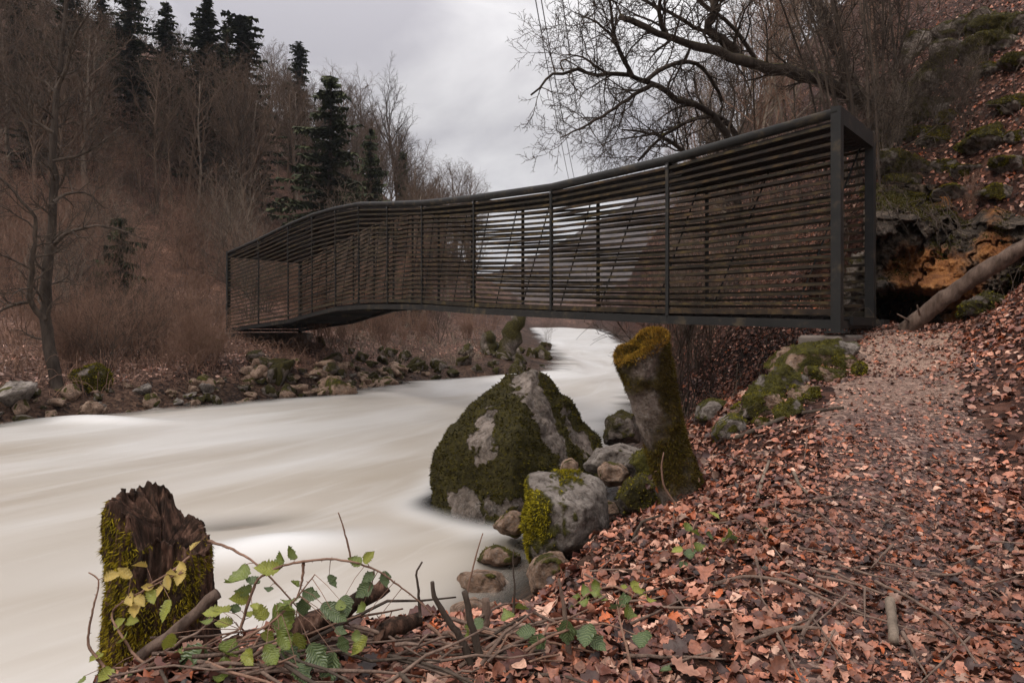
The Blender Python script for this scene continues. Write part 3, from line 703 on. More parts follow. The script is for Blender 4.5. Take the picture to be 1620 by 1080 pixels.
# the half bare block below it
mp_ = np.array([at(828, 765, 5.35), at(834, 748, 5.5), at(900, 742, 5.6), at(950, 752, 5.6), at(966, 790, 5.5), at(960, 850, 5.3), at(905, 872, 5.0), at(850, 880, 5.1), at(828, 850, 5.2),
                at(860, 790, 5.0), at(930, 800, 5.0), at(840, 900, 5.6), at(950, 880, 6.0), at(850, 760, 6.1), at(945, 765, 6.2)])
put_rock('boulder', mp_, 'rock', 'squat grey boulder with bright yellow green moss down its left side', 'boulder', None, 9000, 0.024, 0.6,
         np.array([(0.10, 0.085, 0.008), (0.24, 0.20, 0.014), (0.38, 0.32, 0.02), (0.16, 0.10, 0.02)]), sub=6, soft=18, amp=0.11, seed=23, scale=2.4, mossb=-0.16, mossup=0.2, mossdir=(-.75, 0, 0), crack=.15)
AUTO = {11, 12, 13, 16, 17}
RL = [  # outline, distance, thickness, material, moss amount, label
 ([(952,690),(958,660),(980,647),(1005,652),(1016,675),(1012,700),(985,706),(955,703)], 8.6, .7, 'rock_dark', .0, 'rounded speckled rock at the water between big boulder and leaning stump'),
 ([(918,735),(945,708),(985,700),(1022,710),(1030,735),(985,752),(930,748)], 6.6, .6, 'rock', -.35, 'flat pale grey rock lying behind the yellow mossed boulder'),
 ([(884,742),(890,728),(905,723),(915,732),(916,745),(895,750)], 6.3, .3, 'rock_warm', -.5, 'small pale stone wedged above the yellow mossed boulder'),
 ([(943,740),(955,728),(985,732),(1000,748),(990,768),(962,772),(946,758)], 6.0, .4, 'rock_warm', -.45, 'reddish stone lying on the pile left of the leaning stump'),
 ([(968,790),(990,758),(1015,745),(1045,760),(1050,800),(1030,832),(985,820)], 5.4, .5, 'rock_dark', .22, 'dark rock with green moss at the foot of leaning stump'),
 ([(985,735),(1005,712),(1045,705),(1060,730),(1050,760),(1010,765)], 6.0, .5, 'rock', .1, 'mossy grey rock tucked behind the leaning stump'),
 ([(778,832),(790,815),(812,806),(832,812),(836,838),(820,852),(792,846)], 5.75, .4, 'rock_warm', -.1, 'wet reddish rock in the water left of the yellow mossed boulder'),
 ([(752,888),(765,868),(785,860),(805,868),(826,880),(822,895),(785,900)], 5.35, .4, 'rock_warm', -.02, 'wet brown rock with a moss rim below the reddish one'),
 ([(716,935),(722,908),(750,898),(790,900),(812,925),(800,950),(750,955)], 4.95, .5, 'rock_warm', -.4, 'smooth wet ochre rock at the edge of the flow'),
 ([(832,905),(842,880),(868,868),(890,872),(908,900),(905,945),(870,955),(838,940)], 4.7, .5, 'rock_warm', -.12, 'angular pinkish rock where the leaf bank meets the water'),
 ([(705,985),(712,955),(745,942),(785,952),(795,985),(770,1000)], 4.3, .5, 'rock_warm', -.45, 'pale rock showing behind the sticks at the bank edge'),
 ([(1096,665),(1102,640),(1125,628),(1150,633),(1160,655),(1150,672),(1115,676)], 8.0, .5, 'rock', -.05, 'pale pitted rock right of the leaning stump'),
 ([(1122,690),(1135,665),(1160,652),(1185,660),(1190,685),(1165,703),(1135,705)], 7.0, .5, 'rock', .08, 'grey rock with moss cap half sunk in the leaves'),
 ([(1160,665),(1175,640),(1200,628),(1225,640),(1228,662),(1195,672)], 7.9, .5, 'rock_dark', .1, 'dark rounded rock below the mossy ledge'),
 ([(1190,655),(1195,612),(1235,588),(1275,586),(1295,612),(1290,645),(1240,660)], 7.15, .7, 'rock_warm', .06, 'mossy ledge rock stepping down towards the river'),
 ([(1218,605),(1226,566),(1262,543),(1322,538),(1345,553),(1340,590),(1290,612),(1245,615)], 7.5, .8, 'rock_warm', .04, 'broad mossy ledge carrying the near end of the bridge'),
 ([(1345,598),(1348,578),(1360,568),(1374,578),(1372,596),(1358,602)], 7.0, .25, 'rock_dark', .4, 'little moss covered rock at the left edge of the path'),
 ([(1310,580),(1318,562),(1335,556),(1346,566),(1342,580)], 7.6, .25, 'rock_dark', .4, 'small moss hump just under the bridge post'),
 ([(640,1085),(648,1070),(668,1068),(684,1076),(684,1090),(660,1095)], 2.25, .08, 'rock', -.5, 'white pebble at the very bottom of the picture'),
 ([(1203,902),(1204,896),(1210,893),(1216,896),(1216,903),(1209,905)], 3.1, .03, 'rock', -.5, 'tiny white snail sized pebble among the leaves'),
]
for i, (ol, d0, dp, mt, mo, lb) in enumerate(RL):
    big = dp > 0.35
    if i in AUTO:
        o_ = np.array(ol); d0 = hit(o_[:, 0].mean(), o_[:, 1].max() - .2 * np.ptp(o_[:, 1]))[1] + dp * .1
    put_rock('rock', trace(ol, d0, dp), mt, lb, 'rock', None, int(2600 * max(0, mo + .12)) if big else (900 if mo > .3 else 0), 0.02, 0.58,
             sub=6 if dp > .28 else 3, soft=26, amp=0.15, seed=40 + i, scale=2.3, mossb=mo, mossup=.45, crack=.22)
LEDGE = [(1318, 556, 90, 40, .02), (1262, 566, 95, 48, .06), (1300, 586, 70, 36, .1), (1232, 600, 90, 55, .08), (1275, 618, 60, 34, .12), (1205, 630, 70, 48, .02), (1250, 642, 60, 34, .1), (1178, 648, 46, 30, -.2), (1215, 662, 40, 24, -.1), (1150, 668, 40, 26, -.2), (1340, 572, 40, 26, .2)]
for i, (px, py, wp, hp, mo) in enumerate(LEDGE):
    p = hit(px, py + hp * .45); k = p[1] / FPX
    put_rock('rock', rand_pts(250 + i, (wp * k * 1.25, wp * k * .9, hp * k * 1.45), 16) + p + UP * hp * k * .12, 'rock_warm' if i % 3 else 'rock', 'weathered mossy ledge rock stepping down from the near end of the bridge', 'rock', 'ledge rocks under the near end of the bridge', 900, .018, .6, sub=5, soft=30, amp=.2, seed=270 + i, scale=2.4, mossb=mo - .02, mossup=.5, crack=.3, strata=.35)
# mossy rocks sticking out of the leaf slope on the right
HR = [(1466,165,48,50),(1440,205,40,36),(1412,250,46,70),(1478,215,34,30),(1565,205,54,34),(1556,210,30,20),(1600,160,50,24),(1570,60,64,62),(1530,30,60,50),(1500,75,50,70),(1600,25,70,60),(1470,110,40,60),(1440,140,30,50),(1605,215,30,26),(1560,110,36,30),(1395,225,30,40),(1615,90,40,30),(1500,185,24,18),(1425,282,40,30),(1400,300,40,34),(1452,250,40,36),(1490,262,36,26),(1405,205,36,40),(1445,310,40,24),(1430,165,34,40),(1510,300,44,24),(1480,120,40,40),(1535,265,36,22),(1580,300,40,22),(1460,60,40,60),(1600,250,40,24)]
for i, (px, py, wp, hp) in enumerate(HR):
    p = hit(px, py + hp * .35); k = p[1] / FPX
    pts = rand_pts(200 + i, (wp * k * 2.0, wp * k * 1.5, hp * k * 1.5)) + p - UP * hp * k * .12
    put_rock('rock', pts, 'rock_dark', 'moss cushioned rock poking out of the leaf covered slope', 'rock', 'mossy rocks on the right hand slope', 3000, 0.022, 0.55, sub=5, soft=18, amp=.2, seed=300 + i, scale=2.4, mossb=.08, mossup=.5, crack=.25, strata=.3)

# the ochre outcrop with the hollow beneath: one broken, layered rock face
nU, nV = 300, 240
uu = np.linspace(1366, 1665, nU); vv_ = np.linspace(292, 528, nV); UU, VV = np.meshgrid(uu, vv_)
VT = VV + 26 * fbm(xyz(UU.ravel() / 45, 0 * UU.ravel(), 4), 3, 708).reshape(UU.shape)
dB = 9.75 - .55 * sstep(1480, 1650, UU) + 1.3 * sstep(362, 318, VT) + .3 * sstep(420, 350, VT)
q = np.stack([(UU.ravel() - 1366) / 90, (VV.ravel() - 300) / 90, 0 * UU.ravel()], 1)
warp = fbm(q * 1.1, 5, 701, .6)
lay = (q[:, 1] + .30 * q[:, 0]) * 2.5 + 2.0 * warp; fl = np.floor(lay); stp = lay - fl
blk = np.floor(q[:, 0] * 1.7 - q[:, 1] * .6 + 2.4 * fbm(q * 1.1 + 5, 4, 702, .6) + .5 * fl)
z0 = np.zeros(len(q), np.int64)
rel = .50 * (_hash(fl.astype(np.int64), blk.astype(np.int64), z0, 3) - .5) + .14 * (sstep(0, .8, stp) - sstep(.82, 1, stp)) + .42 * fbm(q * 1.4, 6, 703, .58) + .12 * fbm(q * 6, 5, 704, .6)
over = .42 * np.exp(-((VV - 452 - .08 * (UU - 1430)) / 16) ** 2) * sstep(1370, 1395, UU) * sstep(1600, 1520, UU)
hol = np.exp(-np.clip(((UU - 1428) / 46) ** 4 + ((VV - 505) / 34) ** 4, 0, 30)) * 1.9 + np.exp(-np.clip(((UU - 1395) / 30) ** 4 + ((VV - 500) / 30) ** 4, 0, 30)) * .5
right_in = .8 * sstep(1490, 1545, UU) * sstep(470, 500, VV) * sstep(430, 520, VV)
DD = dB - rel.reshape(UU.shape) * 1.0 * (1 - sstep(330, 296, VV) * .6) - over + hol + .7 * sstep(1376, 1366, UU) + 1.0 * sstep(1635, 1665, UU) + .5 * right_in
OV = np.stack([(UU - HX) / FPX * DD, DD, (HY - VV) / FPX * DD], -1).reshape(-1, 3)
ii = np.arange(nV - 1)[:, None] * nU + np.arange(nU - 1)[None]; qs = np.stack([ii, ii + nU, ii + nU + 1, ii + 1], -1).reshape(-1, 4)
tri_all = np.concatenate([qs[:, :3], qs[:, [0, 2, 3]]]); nn_ = vnormals(OV, tri_all); nn_ *= np.sign(-nn_[:, 1:2])
mo_ = np.clip(.02 + .40 * np.clip(nn_[:, 2], -.5, 1) + .95 * fbm(OV * 1.3, 4, 706) + .26 * sstep(365, 310, VV).ravel() + .30 * sstep(1560, 1630, UU).ravel() * sstep(420, 480, VV).ravel(), 0, 1)
# iron stain: where the fresh ochre rock shows
och = np.clip(.5 + 1.0 * fbm(q * .9 + 2.2, 3, 707) + .55 * np.exp(-((UU.ravel() - 1470) / 85) ** 2 - ((VV.ravel() - 415) / 42) ** 2) + .45 * np.exp(-((UU.ravel() - 1590) / 50) ** 2 - ((VV.ravel() - 385) / 30) ** 2) - .06, 0, 1)
def cliff_material():
    m, t, b = material('layered_ochre_rock')
    grey = ramp(t, noise(t, 6, 10, .76), [(.34, (.014, .010, .007)), (.5, (.075, .053, .037)), (.66, (.27, .20, .145))])
    oc = ramp(t, noise(t, 4, 9, .72), [(.3, (.06, .024, .010)), (.46, (.27, .10, .030)), (.6, (.46, .19, .055)), (.78, (.55, .36, .19))])
    f = mth(t, 'ADD', attr(t, 'ochre').outputs['Fac'], mth(t, 'MULTIPLY', mth(t, 'SUBTRACT', noise(t, 6, 6, .7), .5), .7))
    base = mix(t, grey, oc, mapr(t, f, .42, .66))
    ms_ = mth(t, 'ADD', attr(t, 'moss').outputs['Fac'], mth(t, 'MULTIPLY', mth(t, 'SUBTRACT', noise(t, 12, 6, .7), .5), .5))
    t.links.new(mix(t, base, ramp(t, noise(t, 20, 5, .7), [(0.25, (.014, .011, .004)), (.5, (.05, .042, .008)), (.75, (.12, .10, .015))]), mapr(t, ms_, .5, .66)), b.inputs['Base Color'])
    b.inputs['Roughness'].default_value = .85; b.inputs['Specular IOR Level'].default_value = .25
    bump(t, b, noise(t, 11, 10, .8), 1.0, .12); return m
mb = MB(); mb.add(OV, qs); bs = np.array((OV[:, 0].mean(), OV[:, 1].mean(), 0.0))
o = mb.build('rock_outcrop', cliff_material(), attrs={'moss': mo_, 'ochre': och}, local=bs); o.location = bs
tag(o, 'broken layered ochre and grey rock outcrop with a dark hollow at its foot', 'rock outcrop')
t_ = tufts(OV, tri_all, mo_, 14000, .035, 709, np.array([(.03, .024, .006), (.055, .045, .008), (.10, .085, .013), (.09, .045, .02)]), .40, .5, .2)
tag(t_.build('moss', M['moss'], o, False, local=bs), kind='stuff')
OC = [([(1330,500),(1335,440),(1350,400),(1385,390),(1392,440),(1388,500),(1350,520)], 10.6, .8, 'rock_dark', -.1, 'grey rock face seen through the bridge portal'),
      ([(1510,505),(1520,478),(1560,462),(1600,470),(1605,495),(1550,512)], 8.5, .5, 'rock_dark', .1, 'dark mossy rock half covered by leaves behind the log')]
for i, (ol, d0, dp, mt, mo, lb) in enumerate(OC):
    put_rock('rock', trace(ol, d0, dp, .75, .2), mt, lb, 'rock', None, 600, .03, .6, sub=6, soft=26, amp=0.20, seed=420 + i, scale=3.0, mossb=mo, mossup=.3, crack=.3, strata=.5)
# drowned stone just under the river surface
put_rock('rock', rand_pts(431, (1.1, .6, .5)) + np.array(((378 - HX) / FPX * 6.9, 6.95, -2.18)), 'rock_warm', 'brown drowned rock showing faintly through the river right of the rotten stump', 'rock', sub=5, soft=14, amp=.15, seed=433, scale=2.4, mossb=-.4)

# stones along the far waterline
kinds = [hull_rock(rand_pts(500 + i, (1, .85, .7)), 4, 20, .15, 500 + i, 2.3, -.30 if i < 4 else .08, .45) for i in range(7)]
SMESH = []
for i, (v, f, m, nn) in enumerate(kinds):
    mb = MB(); mb.add(v, None, f); o = mb.build('stone', M[['rock_warm', 'rock_warm', 'rock', 'rock_warm', 'rock_dark', 'rock_dark', 'rock_dark'][i]], attrs={'moss': m}); SMESH.append(o.data); bpy.data.objects.remove(o)
r = np.random.default_rng(61)
def stone(x, y, s, kind, label, group, sink=.2, zz_=None):
    o = bpy.data.objects.new('stone', SMESH[kind]); COL.objects.link(o)
    o.scale = [float(s * k) for k in r.uniform(.8, 1.25, 3)]; o.rotation_euler = (r.uniform(-.3, .3), r.uniform(-.3, .3), r.uniform(0, 6.3))
    o.location = (x, y, (ground(x, y) if zz_ is None else zz_) + s * (.3 - sink)); return tag(o, label, 'stone', group)
n_s = 0
for y in np.linspace(12.6, 25.5, 150):
    yy = y + r.normal(0, .1); x = XL(yy) - r.uniform(-.15, 1.25) ; s = float(np.exp(r.normal(-1.1, .45)))
    if XL(yy) - x > 1.2: s *= .7
    stone(x, yy, min(s, .75), int(r.integers(0, 5)), 'pale or brown stone of the loose row along the far waterline', 'stones along the far waterline')
for k in range(70):
    px = r.uniform(500, 862); u = (px - 500) / 362; py = r.uniform(562, 612) - 18 * u
    p = hit(px, py)
    if p[1] > 60 or p[0] > XL(p[1]) + .3: continue
    s = float(np.exp(r.normal(-.65, .4))) * (p[1] / 27)
    stone(p[0], p[1], min(s, 1.3), int(r.integers(4, 7)), 'moss topped stone scattered over the gravel bar below the bridge', 'mossy stones on the far gravel bar')
for (px, py, s, kd, lb) in [(25, 635, 1.35, 2, 'large pale grey boulder cut by the left picture edge'), (140, 652, .42, 3, 'ochre stone at the waterline below the thin tree'), (300, 630, .4, 2, 'white topped stone at the waterline left of the bridge'),
                            (405, 575, .75, 6, 'dark mossy hump below the left end of the bridge'), (508, 548, .62, 6, 'moss capped stump like rock beside the far abutment'), (555, 560, .4, 6, 'bright moss cushion on the leafy bank'), (568, 568, .45, 6, 'second bright moss cushion nearer the water'),
                            (530, 628, .35, 4, 'dark stone lapped by the water under the bridge')]:
    p = hit(px, py); stone(p[0], p[1], s, kd, lb, None, .1)
for k in range(46):
    p = hit(r.uniform(385, 570), r.uniform(575, 640))
    if p[0] > XL(p[1]) + .2: continue
    stone(p[0], p[1], float(np.exp(r.normal(-.75, .35))), int(r.integers(0, 7)), 'rough stone tumbled down the bank beneath the far end of the bridge', 'stones under the far end of the bridge')
# stones on the right bank by the stump
for k in range(30):
    y = r.uniform(5.2, 16); x = XR(y) + abs(r.normal(.1, .3)); s = float(np.exp(r.normal(-1.5, .4)))
    stone(x, y, s, int(r.integers(0, 6)), 'small wet stone lining the near bank waterline', 'stones along the near waterline')
# ------------------------------------------------------------------ trees
def unit(v): return v / (np.linalg.norm(v) + 1e-9)
def perp(d, phi):
    a = np.cross(d, (0, 0, 1.0)) if abs(d[2]) < .95 else np.cross(d, (1.0, 0, 0)); a = unit(a); b = np.cross(d, a)
    return a * math.cos(phi) + b * math.sin(phi)
class P:                                              # one growth recipe; lists are per branching level
    def __init__(s, seg=(9, 6, 4, 3), num=(20, 8, 6, 0), start=(.3, .2, .15, .1), ang=(50, 45, 42, 40), ratio=(.34, .45, .45, .5), trop=(.04, .10, .06, .02), wander=(.05, .13, .16, .18),
                 sides=(8, 5, 3, 3), minr=.006, rr=.5, levels=3): s.__dict__.update(locals())
def grow(mbs, p, d, Ln, r0, lv, prm, rg, shape=None, path=None, radii=None, kids=True):
    n = prm.seg[min(lv, 3)]
    if path is None:
        path = [np.asarray(p, float)]; dd = unit(np.asarray(d, float)); st = Ln / n
        for i in range(n):
            dd = dd + rg.normal(0, prm.wander[lv], 3); dd[2] += prm.trop[lv]; dd = unit(dd); path.append(path[-1] + dd * st)
        path = np.array(path); radii = np.maximum(r0 * (1 - .82 * np.linspace(0, 1, n + 1)), prm.minr * .5)
    mbs[0 if lv == 0 else 1].tube(path, radii, prm.sides[lv])
    if lv >= prm.levels or not kids: return
    m = prm.num[lv]; seglen = np.linalg.norm(np.diff(path, axis=0), axis=1); cum = np.concatenate([[0], np.cumsum(seglen)]) / seglen.sum(); Lt = seglen.sum()
    phi = rg.uniform(0, 6.28)
    for i in range(m):
        t = prm.start[lv] + (1 - prm.start[lv]) * (i + rg.uniform(0.1, .9)) / m
        k = min(int(np.searchsorted(cum, t)) - 1, len(path) - 2); k = max(k, 0); u = (t - cum[k]) / (cum[k + 1] - cum[k] + 1e-9)
        q = path[k] * (1 - u) + path[k + 1] * u; rq = radii[k] * (1 - u) + radii[k + 1] * u; dq = unit(path[k + 1] - path[k])
        phi += 2.4 + rg.normal(0, .5); a = math.radians(prm.ang[lv] + rg.normal(0, 11))
        cd = dq * math.cos(a) + perp(dq, phi) * math.sin(a)
        cl = Lt * prm.ratio[lv] * rg.uniform(.6, 1.25) * (shape(t) if (shape and lv == 0) else (1.15 - .6 * t))
        grow(mbs, q, cd, cl, max(min(rq * .75, r0 * prm.rr if r0 else rq * prm.rr), prm.minr), lv + 1, prm, rg)
def bare_tree(name, label, cat, seed, Hh, r0, prm, mt='bark', mc='bark', group=None, shape=None, lean=.05):
    rg = np.random.default_rng(seed); mbs = [MB(), MB()]
    grow(mbs, (0, 0, -.3), (rg.normal(0, lean), rg.normal(0, lean), 1), Hh, r0, 0, prm, rg, shape)
    o = empty(name, (0, 0, 0), label, cat, group)
    mbs[0].build('trunk', M[mt], o); mbs[1].build('crown', M[mc], o); return o
def spruce(seed, Hh, Rm, top=0.0, name='spruce_tree'):
    rg = np.random.default_rng(seed); o = empty(name, (0, 0, 0), '', '')
    t = MB(); zz = np.linspace(-.3, Hh, 12); t.tube(np.stack([.1 * np.sin(zz * .4), 0 * zz, zz], 1), .018 * Hh * (1 - zz / Hh * .93), 7); t.build('trunk', M['bark'], o)
    mb = MB(); nw = int(Hh * 3.0); tv = []; tc = []
    for i in range(nw):
        f = .06 + .94 * (i + rg.uniform(0, .6)) / nw; z = f * Hh
        R = Rm * ((1 - f) ** .82) * (1 + .3 * math.sin(i * 1.7)) * rg.uniform(.7, 1.1) + .18
        if top and f > .86: R = Rm * top * rg.uniform(.6, 1.1)
        for b in range(int(rg.integers(6, 10))):
            if rg.uniform() < .14: continue
            a = rg.uniform(0, 6.28); Lb = R * rg.uniform(.65, 1.2); nb = max(4, int(Lb / .22))
            dx = np.array((math.cos(a), math.sin(a), 0)); sx = np.array((-dx[1], dx[0], 0)); ti = rg.uniform(.6, 1.4)
            s_ = np.linspace(.12, 1, nb); droop = (-.30 * s_ ** 1.2 + .16 * s_ ** 3) * rg.uniform(.4, 1.7) + rg.normal(0, .06) * s_
            pp = np.array((.1 * math.sin(z * .4), 0, z)) + dx * (s_ * Lb)[:, None] + UP * (droop * Lb * (1.2 - f))[:, None]
            mb.tube(np.concatenate([[np.array((.1 * math.sin(z * .4), 0, z))], pp[[nb // 2, -1]]]), (.02, .014, .006), 3, (ti * .8, ti * .5, ti * .4))
            for q, s1 in zip(pp, s_):
                wl = (.20 + .34 * (1 - s1)) * min(1.0, Lb / 1.2) + .08
                for sg in (-1, 1):
                    e1 = q + sx * sg * wl * rg.uniform(.6, 1.3) + dx * rg.uniform(-.02, .28) - UP * rg.uniform(.02, .34)
                    tv += [q - dx * .12, q + dx * .15, e1]; tc += [ti] * 3
                for _ in range(2):
                    e1 = q - UP * rg.uniform(.12, .42) + dx * rg.normal(0, .12) + sx * rg.normal(0, .12); tv += [q - dx * .11, q + dx * .11, e1]; tc += [ti * .8] * 3
    tv = np.array(tv); mb.add(tv, None, np.arange(len(tv)).reshape(-1, 3), np.array(tc)[:, None] * np.array((1, 1, 1)))
    tag(mb.build('crown', M['needles'], o, False)); return o
def place(o, x, y, rz=0, s=1.0, zs=None, dz=0):
    o.location = (float(x), float(y), ground(x, y) + dz); o.rotation_euler = (0, 0, float(rz)); o.scale = (float(s), float(s), float(zs or s)); return o
SKX = [-300, 0, 100, 160, 215, 250, 300, 345, 390, 430, 470, 510, 560, 600, 640, 665, 700, 745, 775, 800]
SKY = [-160, -60, -30, 0, 30, 45, 40, 50, 80, 80, 105, 125, 125, 180, 205, 262, 280, 290, 345, 410]
def skyrow(px): return float(np.interp(px, SKX, SKY))
full = lambda t: .55 + 1.0 * math.sin(math.pi * min(1, t * .95)) * .6
protos = []
GB = 'bare trees of the wooded slope behind the far bank'
LBL = 'leafless brown forest tree on the wooded slope left of the bridge'
for i in range(7):
    prm = P(num=(20, 9, 7, 0), minr=.013, start=(.25 if i % 2 else .38, .2, .15, .1), ang=(42 + 4 * (i % 3), 42, 40, 40), ratio=(.30 + .02 * (i % 3), .48, .5, .5), trop=(.04, .10 + .03 * (i % 2), .05, 0))
    protos.append(bare_tree('bare_tree', LBL, 'tree', 900 + i, 14.0, .19, prm, 'bark_pale' if i in (1, 4) else 'bark_far', 'bark' if i == 3 else 'bark_far', GB, full))
r = np.random.default_rng(71); placed = 0; k = 0; used = [False] * 7
while placed < 140 and k < 4000:
    k += 1; px = r.uniform(-160, 770); d = 36 + 62 * r.uniform() ** .8
    x = (px - HX) / FPX * d; y = d
    if x > XL(y) - 6 or (450 < px < 610 and d < 56): continue
    z = ground(x, y); hm = (HY - skyrow(px)) / FPX * d - z
    hh = min(hm * r.uniform(.70, .88), r.uniform(9, 17))
    if hh < 4.0: continue
    i = int(r.integers(0, 7)); o = protos[i]
    if used[i]: o = copy_tree(o)
    used[i] = True; place(o, x, y, r.uniform(0, 6.28), hh / 14 * r.uniform(.85, 1.1), hh / 14); placed += 1
# one more row exactly on the skyline, so that its outline reads
for px, row, d in [(430, 62, 84), (545, 110, 80), (570, 120, 86), (600, 175, 92), (585, 168, 95), (668, 250, 100), (700, 250, 104), (722, 252, 106), (742, 262, 108), (690, 268, 98), (715, 262, 110), (450, 110, 88), (410, 90, 86), (220, 5, 70), (140, -30, 66), (60, -60, 62), (505, 125, 84), (625, 190, 96), (655, 235, 98)]:
    x = (px - HX) / FPX * d; hh = .88 * ((HY - row) / FPX * d - ground(x, d)); place(copy_tree(protos[int(r.integers(0, 7))]), x, d, r.uniform(0, 6.28), min(hh / 14, 1.25), hh / 14)
# conifers
SP = [spruce(950, 18, 2.6), spruce(951, 18, 2.3), spruce(952, 18, 2.2, .42), spruce(953, 14, 3.4)]
for n_, (pi, px, row, d, sw, lb) in enumerate([
        (0, 262, 2, 62, .85, 'dark spruce furthest left in the row of spruces on the skyline'),
        (1, 325, -2, 60, 1.0, 'tallest spruce, in the middle of the skyline row'),
        (0, 358, 38, 62, .72, 'slim spruce between the tallest one and the one with the tufted top'),
        (2, 384, 24, 60, .95, 'spruce with a ragged tufted top at the right end of the row'),
        (2, 473, 70, 78, .8, 'lone conifer with a clubbed top rising from bare trees'),
        (3, 522, 114, 46, 1.0, 'broad dark green fir in front of the bare wood, just above the bridge'),
        (3, 588, 200, 54, .62, 'smaller dark fir at the right shoulder of the broad one'),
        (0, 205, -60, 58, .8, 'dark spruce half lost among bare trees at the upper left'),
        (1, 30, -60, 56, .9, 'dark spruce in the top left corner'), (0, 110, -50, 60, .9, 'dark spruce among bare trees, right of the one in the top left corner'), (1, 160, -30, 66, .8, 'dark spruce among bare trees just left of the first sky gap'), (0, 70, 60, 50, .8, 'lower dark spruce standing before the two in the top left')]):
    x = (px - HX) / FPX * d; z = ground(x, d); hh = (HY - row) / FPX * d - z; base_h = 14 if pi == 3 else 18
    o = copy_tree(SP[pi]); tag(o, lb, 'spruce'); o.name = 'spruce_tree'; place(o, x, d, r.uniform(0, 6.28), hh / base_h * sw * 1.75 if pi != 3 else hh / base_h * (1.15 if n_ == 5 else .8), hh / base_h)
for o in SP:
    for c in list(o.children): bpy.data.objects.remove(c)
    bpy.data.objects.remove(o)
# ivy clad tree on the skyline
rg = np.random.default_rng(960); mbs = [MB(), MB()]; iv = MB()
prm = P(num=(16, 8, 6, 0), minr=.013, start=(.45, .2, .15, .1), ang=(28, 38, 40, 40), ratio=(.34, .45, .5, .5))
grow(mbs, (0, 0, -.3), (0, 0, 1), 15, .2, 0, prm, rg, full)
zc = rg.uniform(0, 9.5, 5200); ac = rg.uniform(0, 6.28, 5200); rc = (.25 + .75 * rg.uniform(0, 1, 5200)) * (.85 - .06 * zc)
c_ = np.stack([rc * np.cos(ac), rc * np.sin(ac), zc], 1); j_ = rg.normal(0, .14, (5200, 2, 3))
iv.add(np.stack([c_, c_ + j_[:, 0], c_ + j_[:, 1]], 1).reshape(-1, 3), None, np.arange(15600).reshape(-1, 3), np.repeat(rg.uniform(.6, 1.6, 5200), 3)[:, None] * np.array((1, 1.05, .9)))
o = empty('ivy_clad_tree', (0, 0, 0), 'forked skyline tree wrapped in dark ivy with bare twigs on top', 'tree')
mbs[0].build('trunk', M['bark'], o); mbs[1].build('crown', M['bark'], o); tag(iv.build('ivy', M['needles'], o, False), kind='stuff')
x = (637 - HX) / FPX * 84; hh = (HY - 152) / FPX * 84 - ground(x, 84); place(o, x, 84, 1.0, hh / 15, hh / 15)

# shrubs and saplings in front of the wood
def shrub_mesh(seed, nst, Hh, spread, num=(8, 6, 0, 0), minr=.006, wander=.15, r0=.02):
    rg = np.random.default_rng(seed); mb = MB(); prm = P(seg=(6, 4, 3, 3), num=num, start=(.25, .2, .1, .1), ang=(34, 38, 40, 40), ratio=(.42, .45, .4, .4), trop=(.05, .08, .03, 0), wander=(wander, .14, .15, .15), sides=(4, 3, 3, 3), minr=minr, levels=2)
    for i in range(nst):
        a = rg.uniform(0, 6.28); t = abs(rg.normal(0, spread)); b = (.25 * math.cos(a) * rg.uniform(0, 1), .25 * math.sin(a) * rg.uniform(0, 1), -.1)
        grow([mb, mb], b, (math.cos(a) * t, math.sin(a) * t, 1), Hh * rg.uniform(.55, 1.1), r0, 0, prm, rg)
    return mb
SH = []
for i, (nst, Hh, sprd, mt) in enumerate([(13, 4.5, .25, 'bark_red'), (9, 5.5, .18, 'bark_pale'), (16, 3.2, .4, 'bark_red'), (11, 4.0, .3, 'bark'), (5, 6.5, .12, 'bark_far')]):
    o = shrub_mesh(980 + i, nst, Hh, sprd, minr=.008).build('shrub', M[mt]); SH.append(o.data); bpy.data.objects.remove(o)
def shrub(i, x, y, s, label, group, zs=None):
    o = bpy.data.objects.new('shrub', SH[i]); COL.objects.link(o); tag(o, label, 'shrub', group); return place(o, x, y, r.uniform(0, 6.28), s, zs)
cnt = 0; k = 0
while cnt < 150 and k < 5000:
    k += 1; px = r.uniform(-140, 800); d = 26 + 34 * r.uniform() ** 1.2; x = (px - HX) / FPX * d
    if x > XL(d) - (3.5 if px < 560 else 8): continue
    if 330 < px < 520 and d < 31: continue
    if d < 31 and r.uniform() < .35: continue
    s = r.uniform(.7, 1.35) * (1.0 if d > 32 else .7)
    shrub(int(r.integers(0, 5)), x, d, s, 'leafless reddish brown thicket bush at the foot of the far wood', 'bare bushes between the far bank and the wood'); cnt += 1
for (px, py, i, s, lb) in [(150, 560, 2, .55, 'thin twiggy bush sprouting from a mossy mound on the far bank'), (255, 560, 0, .42, 'dense low reddish bush on the far bank midway to the bridge'), (300, 545, 2, .55, 'spreading reddish bush just left of the bridge end'), (200, 540, 3, .6, 'thin dark twigged bush behind the mossy mound bush'), (30, 545, 0, .6, 'pale twigged bush at the left picture edge')]:
    p = hit(px, py); shrub(i, p[0], p[1], s, lb, None)
# fir sapling behind the bushes, left
o = spruce(955, 4, 1.4, name='young_fir'); tag(o, 'young dark fir half hidden in the brown bushes left of the bridge', 'fir'); p = on(190, 33); place(o, p[0], p[1], 0, 1.0, 1.15)

